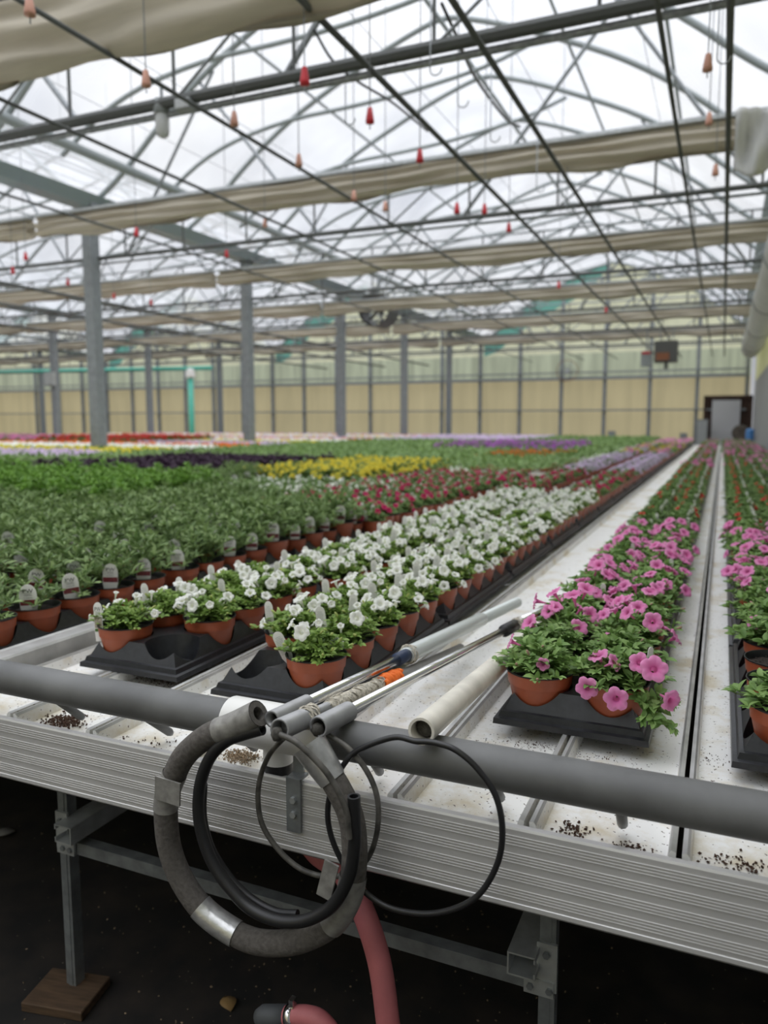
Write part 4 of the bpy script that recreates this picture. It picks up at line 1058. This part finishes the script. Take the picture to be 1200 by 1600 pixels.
F_w=[flower_mb(0.0150,0.026,seed=i) for i in range(3)]+[flower_mb(0.009,0.030,seed=9)]
F_p=[flower_mb(0.0195,0.028,seed=i+20,ruff=0.003) for i in range(4)]
F_s=[flower_mb(0.012,0.014,seed=31),flower_mb(0.010,0.012,seed=32)]
kind('white',M['leaf_white'],M['p_white'],F_w,dict(nst=38,Rr=0.072,H=0.056,ll=0.024,lpp=6,tpl=TP,buds=0.32),(9,15),n_var=6,tagk='back',tagpos=(-0.046,-0.012),tag_h=0.064,cls='white_petunia')
kind('pink',M['leaf_petunia'],M['p_pink'],F_p,dict(nst=34,Rr=0.080,H=0.060,ll=0.032,lpp=6,tpl=TP,buds=0.15,low=0.1),(3,7),n_var=5,budm=M['bud_pink'],tagk='white',tag_p=0.5,tagpos=(0.04,0.02),tag_h=0.055,cls='pink_petunia')
kind('bedding',M['leaf_bed'],M['p_magenta'],[flower_mb(0.010,0.01,seed=5)],dict(nst=15,Rr=0.082,H=0.125,ll=0.047,lpp=8,tpl=TPN,buds=0.0,rosette=6,up_bias=0.5),None,n_var=8,tagk='front',tag_p=0.75,tagpos=(0.024,-0.034),tag_h=0.066,tag_rz=0.62,cls='potted_bedding_plant')
kind('sprig',M['leaf_bed'],M['p_magenta'],[flower_mb(0.010,0.01,seed=5)],dict(nst=9,Rr=0.062,H=0.070,ll=0.040,lpp=6,tpl=TPN,buds=0.0,rosette=6,up_bias=0.5),None,n_var=4,tagk='front',tag_p=1.0,tagpos=(0.024,-0.034),tag_h=0.066,cls='potted_bedding_plant',tag_rz=0.62)
kind('green',M['leaf_mid'],M['p_red'],F_s,dict(nst=34,Rr=0.074,H=0.062,ll=0.027,lpp=6,tpl=TP,buds=0.0),(0,2),n_var=4,tagk='white',tag_p=0.4,tagpos=(0.04,0.0),tag_h=0.055,cls='potted_green_plant',fl_scale=(1.0,1.5))
kind('magenta',M['leaf_mid'],M['p_magenta'],F_w[:3],dict(nst=28,Rr=0.068,H=0.058,ll=0.025,lpp=6,tpl=TP,buds=0.0),(3,7),n_var=4,tagk='back',tagpos=(-0.04,0.0),tag_h=0.052,cls='crimson_petunia')
kind('lavender',M['leaf_mid'],M['p_lav'],F_w[:3],dict(nst=26,Rr=0.070,H=0.055,ll=0.025,lpp=6,tpl=TP,buds=0.0),(12,17),n_var=4,tagk='white',tag_p=0.5,tagpos=(-0.04,0.0),tag_h=0.052,cls='lavender_petunia')
kind('lime',M['leaf_lime'],M['p_white'],F_s,dict(nst=30,Rr=0.10,H=0.15,ll=0.042,lpp=8,tpl=TPN,buds=0.0),None,n_var=3,cls='potted_leafy_plant')
kind('purple',M['leaf_purple'],M['p_white'],F_s,dict(nst=26,Rr=0.085,H=0.10,ll=0.040,lpp=7,tpl=TP,buds=0.0),None,n_var=3,tagk='white',tag_p=0.4,tagpos=(0,-0.03),tag_h=0.07,cls='potted_purple_leaf_plant')
kind('yellow',M['leaf_mid'],M['p_yellow'],F_w[:3],dict(nst=22,Rr=0.080,H=0.070,ll=0.028,lpp=5,tpl=TP,buds=0.0),(16,22),n_var=3,cls='potted_yellow_flower')
kind('snow',M['leaf_mid'],M['p_white'],F_w[:3],dict(nst=22,Rr=0.075,H=0.065,ll=0.028,lpp=5,tpl=TP,buds=0.0),(2,4),n_var=3,tagk='white',tag_p=0.6,tagpos=(0,-0.02),tag_h=0.07,cls='potted_white_flower')
kind('amber',M['leaf_mid'],M['p_orange'],F_w[:3],dict(nst=22,Rr=0.075,H=0.065,ll=0.028,lpp=5,tpl=TP,buds=0.0),(4,8),n_var=2,cls='potted_orange_flower')
kind('red',M['leaf_mid'],M['p_red'],F_w[:3],dict(nst=22,Rr=0.09,H=0.10,ll=0.03,lpp=5,tpl=TP,buds=0.0),(14,20),n_var=2,cls='potted_red_flower')
kind('violet',M['leaf_mid'],M['p_violet'],F_w[:3],dict(nst=22,Rr=0.09,H=0.09,ll=0.03,lpp=5,tpl=TP,buds=0.0),(14,20),n_var=2,cls='potted_violet_flower')
kind('leafy',M['leaf_lime'],M['p_red'],F_s,dict(nst=30,Rr=0.074,H=0.062,ll=0.027,lpp=6,tpl=TP,buds=0.0),None,n_var=3,cls='potted_leafy_herb')
kind('rose',M['leaf_mid'],M['p_pink'],F_w[:3],dict(nst=26,Rr=0.08,H=0.08,ll=0.027,lpp=6,tpl=TP,buds=0.0),(9,14),n_var=2,cls='potted_rose_flower')

def ins(key, x, y, label, group, cat='potted plant', z=LIP+0.006, s=1.0, rz=None):
    K=KIND[key]; V=K['var'][random.randrange(len(K['var']))]
    o=new_obj(K['cls'],V['joined'],loc=(x,y,z),rot=(0,0,random.uniform(-0.5,0.5) if rz is None else rz),scale=s*(random.uniform(0.94,1.06) if key!='bedding' else random.uniform(0.92,1.18)))
    tag(o,label,cat,group); return o

# trays in view
PITCH_Y = 0.695
tray_count=0
def tray(x, y, label, group=None):
    o=new_obj('pot_tray',tray_me,loc=(x+TW/2,y+TL/2,LIP+0.001)); tag(o,label,'tray',group); return o
COLS=[dict(x=-0.913,y=1.218,nm='beside the bench gap'),dict(x=-1.287,y=1.247,nm='beside the aluminium rail'),dict(x=-0.356,y=1.300,nm='in the pink petunia row'),dict(x=0.037,y=1.276,nm='in the right-hand row by the photo edge'),dict(x=0.335,y=1.25,nm='second row in from the right edge')]
for ci,c in enumerate(COLS):
    k=0; y=c['y']; xo=c['x']
    while y < 20.2:
        c['x']=xo+((0.055 if k<5 else -0.06) if ci==1 and k>0 else 0)
        if k < 6: lab='black pot tray %s, %s from the front' % (c['nm'], ORD[k]); g=None
        else: lab='black pot tray far back, %s' % c['nm']; g='distant black trays %s' % c['nm']
        if not (ci==4 and y<4): tray(c['x'],y,lab,g)
        y+=PITCH_Y; k+=1
    c['x']=xo
# positions of pots in each tray column
def slots(c, ymax):
    out=[]; y=c['y']; row=0
    while y < ymax:
        for j in range(5):
            for i in (0,1): out.append((row+j, i, c['x']+((0.055 if row<25 else -0.06) if c is COLS[1] and row>0 else 0)+TW/2+(-0.0665 if i==0 else 0.0665), y+TL/2+(j-2)*0.133))
        row+=5; y+=PITCH_Y
    return out
ZP=LIP+0.006
ROWN=lambda r: ORD[r]+' row back'
# white block
for ci in (0,1):
    c=COLS[ci]
    for (row,i,x,y) in slots(c,4.3):
        if ci==0 and row==0 and i==0: continue            # empty slot
        if ci==1 and row==0 and i==1: continue            # empty slot
        nm=('second from the bench gap','right beside the bench gap')[i] if ci==0 else ('right beside the aluminium rail','second from the aluminium rail')[i]
        rz=random.uniform(-0.6,0.6)
        if row<8:
            fl=None; tg='default'
            if ci==0 and row==0 and i==1:
                o0=Vector((x,y,ZP))
                def q(px,py,dy): return at_y(px,py,y+dy)-o0
                fl=[(q(473,988,-0.05),(0.05,-1,0.25),0.3,1.15),(q(497,976,-0.03),(0.5,-0.6,0.5),1,0.95),(q(458,977,-0.02),(-0.7,-0.4,0.5),2,0.9)]
                tg=('back',Vector((-0.048,-0.012,0.052)),-0.42,0.55,-0.05)
            if ci==1 and row==0 and i==0:
                o0=Vector((x,y,ZP))
                def q(px,py,dy): return at_y(px,py,y+dy)-o0
                fl=[(q(245,958,-0.03),(0.3,-1,0.2),0.3,1.1),(q(168,952,0.0),(-0.6,-0.5,0.7),1,0.9),(q(186,943,0.0),(0.1,-0.3,1),2,0.9),(q(213,936,0.01),(0.4,-0.3,0.9),2.5,1.1),(q(237,930,0.02),(0.2,-0.1,1),3,0.8),(q(147,965,-0.02),(-0.8,-0.5,0.1),1,0.9),(q(181,930,0.03),(0.3,-0.1,1),3,0.7)]
                tg=('photo',Vector((-0.042,-0.038,0.045)),-0.10,0.12,-0.10)
            plant_parts('white',row*3+i+ci*2,(x,y,ZP),rz,'white petunia in a terracotta pot, %s, %s' % (ROWN(row),nm),flowers=fl,tg=tg,cat='potted petunia',nfl=4+2*row)
        else: ins('white',x,y,'crowded white petunia, %s, %s'%(ROWN(row),nm),None,'potted petunia')
# crimson, lavender and mixed plants behind the white block
for ci in (0,1):
    for (row,i,x,y) in slots(COLS[ci],20.2):
        if y<4.3+0.1: continue
        if any(abs(y-yy)<0.01 for yy in ()): continue
        if row < len(slots(COLS[ci],4.3))/2: continue
        if y<6.9: ins('magenta',x,y,'crimson petunia with white stake behind the white block, %s pot column from the gap'%ORD[ci*2+1-i],'crimson petunias, %s column behind the white block'%ORD[ci*2+i],'potted petunia')
        elif y<11: ins('lavender',x,y,'pale lavender petunia behind the crimson rows','lavender petunias behind the crimson rows','potted petunia')
        else:
            if y>16.5: continue
            k_=random.choice(['leafy','leafy','rose','yellow','lavender']); ins(k_,x,y,{'leafy':'plain leafy potted plant far back along the bench gap','rose':'rose pink potted flower far back along the bench gap','yellow':'yellow potted flower far back along the bench gap','lavender':'pale lavender petunia far back along the bench gap'}[k_],'far '+k_+' plants along the bench gap')
# pink rows at right
ngreen=0; far_right=[]
for ci in (2,3,4):
    c=COLS[ci]
    for (row,i,x,y) in slots(c,20.2):
        if ci==4 and y<4: continue
        side=('left','right')[i]
        rn={2:'pink petunia row',3:'right-hand row',4:'farthest right row'}[ci]
        if ci==2 and y<3.45:
            fl=None; tg='default'; v=row+i*2; rz=random.uniform(0,6.28)
            o0=Vector((x,y,ZP))
            def q(px,py,dy): return at_y(px,py,y+dy)-o0
            if row==0 and i==0:
                fl=[(q(849,1037,-0.055),(0.1,-0.9,0.1),0.2,0.62),(q(803,1004,-0.02),(-0.9,-0.2,0.35),0.4,0.8)]; tg=None
            if row==0 and i==1:
                fl=[(q(919,1074,-0.070),(-0.15,-1,0.2),0.3,1.02),(q(963,1091,-0.080),(0.05,-1,0.15),1.2,1.08),(q(1021,1047,-0.060),(0.15,-0.9,0.5),0.8,1.18),(q(1000,1037,-0.04),(-0.1,-0.9,0.5),2.0,0.95),(q(1043,1092,-0.060),(0.75,-0.7,-0.1),0.2,1.0),(q(938,1030,-0.02),(-0.4,-0.2,0.9),2.2,1.0),(q(955,1037,-0.04),(0.8,-0.25,0.5),1.1,0.85)]
                tg=('white',Vector((0.052,0.02,0.055)),0.1,0.9,0)
            if row==1 and i==1: fl=[(q(1020,972,-0.05),(0.1,-1,0.35),0.3,0.95),(q(983,960,0.0),(-0.6,-0.5,0.6),1,0.9)]
            if row==1 and i==0: fl=[(q(897,935,0.03),(-0.2,-0.2,1),0.3,1.1),(q(915,925,0.03),(0.4,-0.3,1),1.3,1.1),(q(868,930,0.03),(-0.7,-0.2,1),2.3,0.9),(q(842,940,0.0),(-1.0,-0.1,0.15),0.5,0.9)]
            e=plant_parts('pink',v,(x,y,ZP),rz,'pink petunia in a terracotta pot, %s of the pink row, %s column' % (ROWN(row),side) if row<16 else 'pink petunia at the far end of the pink row, %s column' % side,flowers=fl,tg=tg,cat='potted petunia')
            if row==0 and i==1:   # trailing shoot over the pot edge
                fb=foliage(seed=77,nst=9,Rr=0.05,H=0.02,ll=0.027,lpp=6,tpl=TP,z0=0.0)
                new_obj('trailing_shoot',fb.mesh('shoot',[M['leaf_petunia'],M['stem'],M['bud_pink']],True),e,loc=(0.062,-0.045,0.052),rot=(0.5,0.45,0))
        elif ci==3 and y<3.0:
            v=row*2+i; fl=None
            if row<4: fl=[]
            plant_parts('pink',v,(x+(0.015 if i==0 else 0),y,ZP),random.uniform(0,6.28),'pink petunia in the right-hand row, %s, %s column' % (ROWN(row),side),flowers=fl,tg=None,cat='potted petunia',fol=not(row in (1,2) and i==0))
        elif y<3.45 and ci==3: ins('pink',x,y,'pink petunia at the far end of the right-hand row','pink petunias far down the right-hand row','potted petunia')
        else:
            if y<8: k_='green'
            else: k_=random.choice(['green']*9+['rose'])
            lab='leafy green potted plant with few red blooms in the %s' % rn if k_=='green' else 'rose pink potted flower in the %s, far back' % rn
            if k_=='green' and ngreen>=290 or y>16.5: far_right.append((x,y))
            else:
                ngreen += k_=='green'; ins(k_,x,y,lab,'%s plants in the %s'%(k_,rn))

# ------------------------------------------------------------------ left bench: green pots with labels, then coloured blocks
def lowclump(b, x, y, z, hgt, rad, nl, nf, rr, ls=0.05, fs_=0.02):
    for i in range(nl):
        a=rr.uniform(0,6.28); f=math.sqrt(rr.random()); px=x+rad*f*math.cos(a); py=y+rad*f*math.sin(a); pz=z+hgt*(1-0.5*f*f)*rr.uniform(0.6,1)
        d=Vector((math.cos(a)+rr.gauss(0,.5),math.sin(a)+rr.gauss(0,.5),rr.uniform(0.0,1.0))).normalized(); s=ls*rr.uniform(0.7,1.3)
        w=d.cross(Vector((rr.gauss(0,.4),rr.gauss(0,.4),1))).normalized()*s*0.2; p=Vector((px,py,pz))
        b.add([p,p+d*s*0.5-w,p+d*s,p+d*s*0.5+w],[(0,1,2),(0,2,3)],0)
    for i in range(nf):
        a=rr.uniform(0,6.28); f=math.sqrt(rr.random()); p=Vector((x+rad*f*math.cos(a),y+rad*f*math.sin(a),z+hgt*(1-0.4*f*f)*rr.uniform(0.85,1.1)+0.01))
        d=Vector((rr.gauss(0,.4),-0.5+rr.gauss(0,.4),0.8)).normalized(); u=d.orthogonal().normalized(); v=d.cross(u); s=fs_*rr.uniform(0.8,1.2)
        k=5; ring=[p+(u*math.cos(2*PI*j/k)+v*math.sin(2*PI*j/k))*s+d*s*0.3 for j in range(k)]
        b.add([p]+ring,[(0,1+j,1+(j+1)%k) for j in range(k)],1,[0.4]+[0.95]*k)
SX=0.138
def in_view(x,y):
    # keep what the photo could see: left of the frame or far outside is dropped
    return x > -1.27*y-0.5
blocks=[  # key, x0, x1, y0, y1, pitch, low poly (leaves, flowers, height, radius), group words
 ('magenta',-2.45,-1.50,3.25,6.4,0.138),
 ('snow',-3.2,-2.1,3.9,5.0,0.15),
 ('yellow',-3.5,-2.5,5.05,7.2,0.17),
 ('lime',-4.5,-2.75,2.85,3.75,0.21),
 ('purple',-5.4,-3.6,4.3,6.9,0.17),
 ('amber',-2.7,-1.75,8.4,10.4,0.2),
 ('violet',-3.9,-2.1,10.9,13.4,0.22),
 ('red',-11.9,-9.6,10.8,13.2,0.24),
 ('rose',-16.8,-12.0,10.6,13.4,0.28),
]
LBL={'magenta':('crimson petunia among white stakes left of the rail','crimson petunias left of the rail'),
 'snow':('low plant with small white blooms in the green field','small white-flowered plants in the field'),
 'yellow':('yellow-flowered potted plant in the bright yellow strip','yellow-flowered plants in the strip'),
 'lime':('tall bright green leafy plant at left in the field','tall bright green plants at left'),
 'purple':('dark purple-leaved plant in the dark strip by the column','dark purple-leaved plants in the strip'),
 'amber':('orange-flowered potted plant far back in the field','orange-flowered plants far back'),
 'violet':('violet-flowered potted plant near the far end of the field','violet-flowered plants at the far end'),
 'red':('red-flowered plant in the distant red row at left','red-flowered plants in the distant row'),
 'rose':('pink-flowered plant in the distant pink row at far left','pink-flowered plants in the distant row'),
 'bedding':('bushy green plant deep in the green field left of the rail','green bushy plants deep in the field')}
def in_block(x,y):
    for k_,x0,x1,y0,y1,p_ in blocks:
        if x0<=x<=x1 and y0<=y<=y1: return k_
    return None
def stuff_field(name, pts, leafm, petm, label, cat, nl, nf, hgt, rad, ls, fs_):
    rr=random.Random(len(pts)); b=MB()
    for x,y in pts: lowclump(b,x+rr.uniform(-.03,.03),y+rr.uniform(-.03,.03),ZP+0.06,hgt,rad,nl,nf,rr,ls,fs_)
    if not pts: return
    o=b.build(name,[leafm,petm]); tag(o,label,cat,kind='stuff')
for key,x0,x1,y0,y1,p_ in blocks:
    P2=[(x,y) for x in np.arange(x1,x0,-p_) for y in np.arange(y0,y1,p_) if in_view(x,y)]
    P2.sort(key=lambda t:t[1]); lab,g=LBL[key]
    sc={'yellow':1.3,'lime':1.25,'purple':1.2,'red':1.6,'rose':1.7,'violet':1.4,'amber':1.25}.get(key,1.0)
    for x,y in P2[:300]: ins(key,x+random.uniform(-.02,.02),y+random.uniform(-.02,.02),lab,g,s=sc)
    if len(P2)>300: stuff_field(KIND[key]['cls']+'_field',P2[300:],KIND[key]['leaf'],KIND[key]['petal'],'rest of the '+g,'potted plants',16,8 if key not in('lime','purple') else 0,0.12,0.14,0.07,0.035)
# green labelled pots: trays with pots, 2 wide
P3=[]
xk=-1.483
k=0
while xk>-6.6:
    c=dict(x=xk-TW,y=1.16+0.07*(k%3))
    yt=c['y']; t_i=0
    while yt<3.6:
        if in_view(xk,yt+0.5) :
            if k<2: lab='black pot tray left of the rail, %s tray column, %s from front'%(ORD[k],ORD[t_i]); g=None
            else: lab='black pot tray under the green bushy plants'; g='black trays under the green field'
            tray(c['x'],yt,lab,g)
        yt+=PITCH_Y; t_i+=1
    for (row,i,x,y) in slots(c,5.4):
        if in_view(x,y) and in_block(x,y) is None: P3.append((y,x,k,i,row))
    xk-=0.285; k+=1
P3.sort(key=lambda t: math.hypot(t[0],t[1]))
n3=0; rest=[]
for (y,x,k,i,row) in P3:
    if n3>=300: rest.append((x,y)); continue
    n3+=1
    if k<3 and row<9 and math.hypot(x,y)<2.9:
        cn=ORD[2*k+(1-i)]
        if k==1 and i==1 and row==2: continue     # empty black slot
        plant_parts('sprig' if (math.hypot(x,y)<2.25 or (row*3+k+i)%4==0) else 'bedding',row*2+i+k,(x,y,ZP),random.uniform(-0.3,0.3),'bushy green plant with a white label, %s, %s column left of the rail'%(ROWN(row),cn),cat='potted plant')
    else:
        ins('bedding',x,y,'bushy green plant, %s tray column left of the rail, %s pot, %s row back'%(ORD[k],('left','right')[i],ORD[row]),LBL['bedding'][1],rz=random.uniform(-0.2,0.2))
# small magenta blossoms on two of the green plants
for (px,py,Y_) in ((168,827,2.35),(30,862,2.0),(45,858,2.05)):
    pass
# the rest of the green field, uncountable at that distance
R2=[]
for x in np.arange(-1.52,-17.5,-0.2):
    for y in np.arange(1.6,20.6,0.2):
        if not in_view(x,y) or in_block(x,y): continue
        if y<5.4 and x>-6.6: continue
        R2.append((x,y))
near=[p for p in rest]; far=R2
stuff_field('green_plant_field',near,M['leaf_bed'],M['p_white'],'rest of the bushy green plants left of the rail','potted plants',34,0,0.13,0.10,0.06,0.02)
mid_=[p for p in far if p[1]<=13]; back=[p for p in far if p[1]>13]
def pick(p):
    x,y=p
    if x<-6.8 and y>6.2: 
        k_=int((y-6.2)/1.1)%4
        return ('pale','lime','white','bronze')[k_]
    if y>15.5 and x<-4 : return 'pale'
    return 'green'
groups={}
for p in far: groups.setdefault(pick(p),[]).append(p)
if 'green' in groups: stuff_field('green_plant_field',groups['green'],M['leaf_mid'],M['p_white'],'plain green bedding plants filling the far field','potted plants',24,0,0.12,0.14,0.08,0.03)
if 'pale' in groups: stuff_field('pale_flower_field',groups['pale'],M['leaf_mid'],M['p_lav'],'pale lavender flower rows at the far left','potted plants',12,16,0.12,0.13,0.07,0.035)
if 'lime' in groups: stuff_field('lime_plant_field',groups['lime'],M['leaf_lime'],M['p_yellow'],'lime and yellow plant rows at the far left','potted plants',16,6,0.12,0.13,0.07,0.035)
if 'white' in groups: stuff_field('white_flower_field',groups['white'],M['leaf_mid'],M['p_white'],'white flower rows at the far left','potted plants',10,18,0.12,0.13,0.07,0.035)
if 'bronze' in groups: stuff_field('orange_flower_field',groups['bronze'],M['leaf_mid'],M['p_orange'],'orange flower rows at the far left','potted plants',14,9,0.12,0.13,0.07,0.03)

stuff_field('green_plant_field',far_right,M['leaf_mid'],M['p_pink'],'far ends of the leafy rows right of the bench gap','potted plants',26,1,0.07,0.08,0.04,0.015)
gapend=[(c['x']+dx,y) for c in COLS[:2] for dx in (0.07,0.2) for y in np.arange(16.6,20.4,0.135)]
stuff_field('mixed_plant_field',gapend,M['leaf_lime'],M['p_pink'],'far ends of the mixed rows left of the bench gap','potted plants',20,4,0.08,0.08,0.04,0.02)
# white planter box standing in the green field, left
p=at_z(83,757,LIP+0.11)
e=empty('seed_box',(p.x,p.y,LIP)); MB().box((0,0,0.09),(0.34,0.16,0.02)).box((0,0,0.045),(0.30,0.12,0.09)).build('box_body',M['tag'],e)
tag(e,'white box lying among the plants at the far left','box')
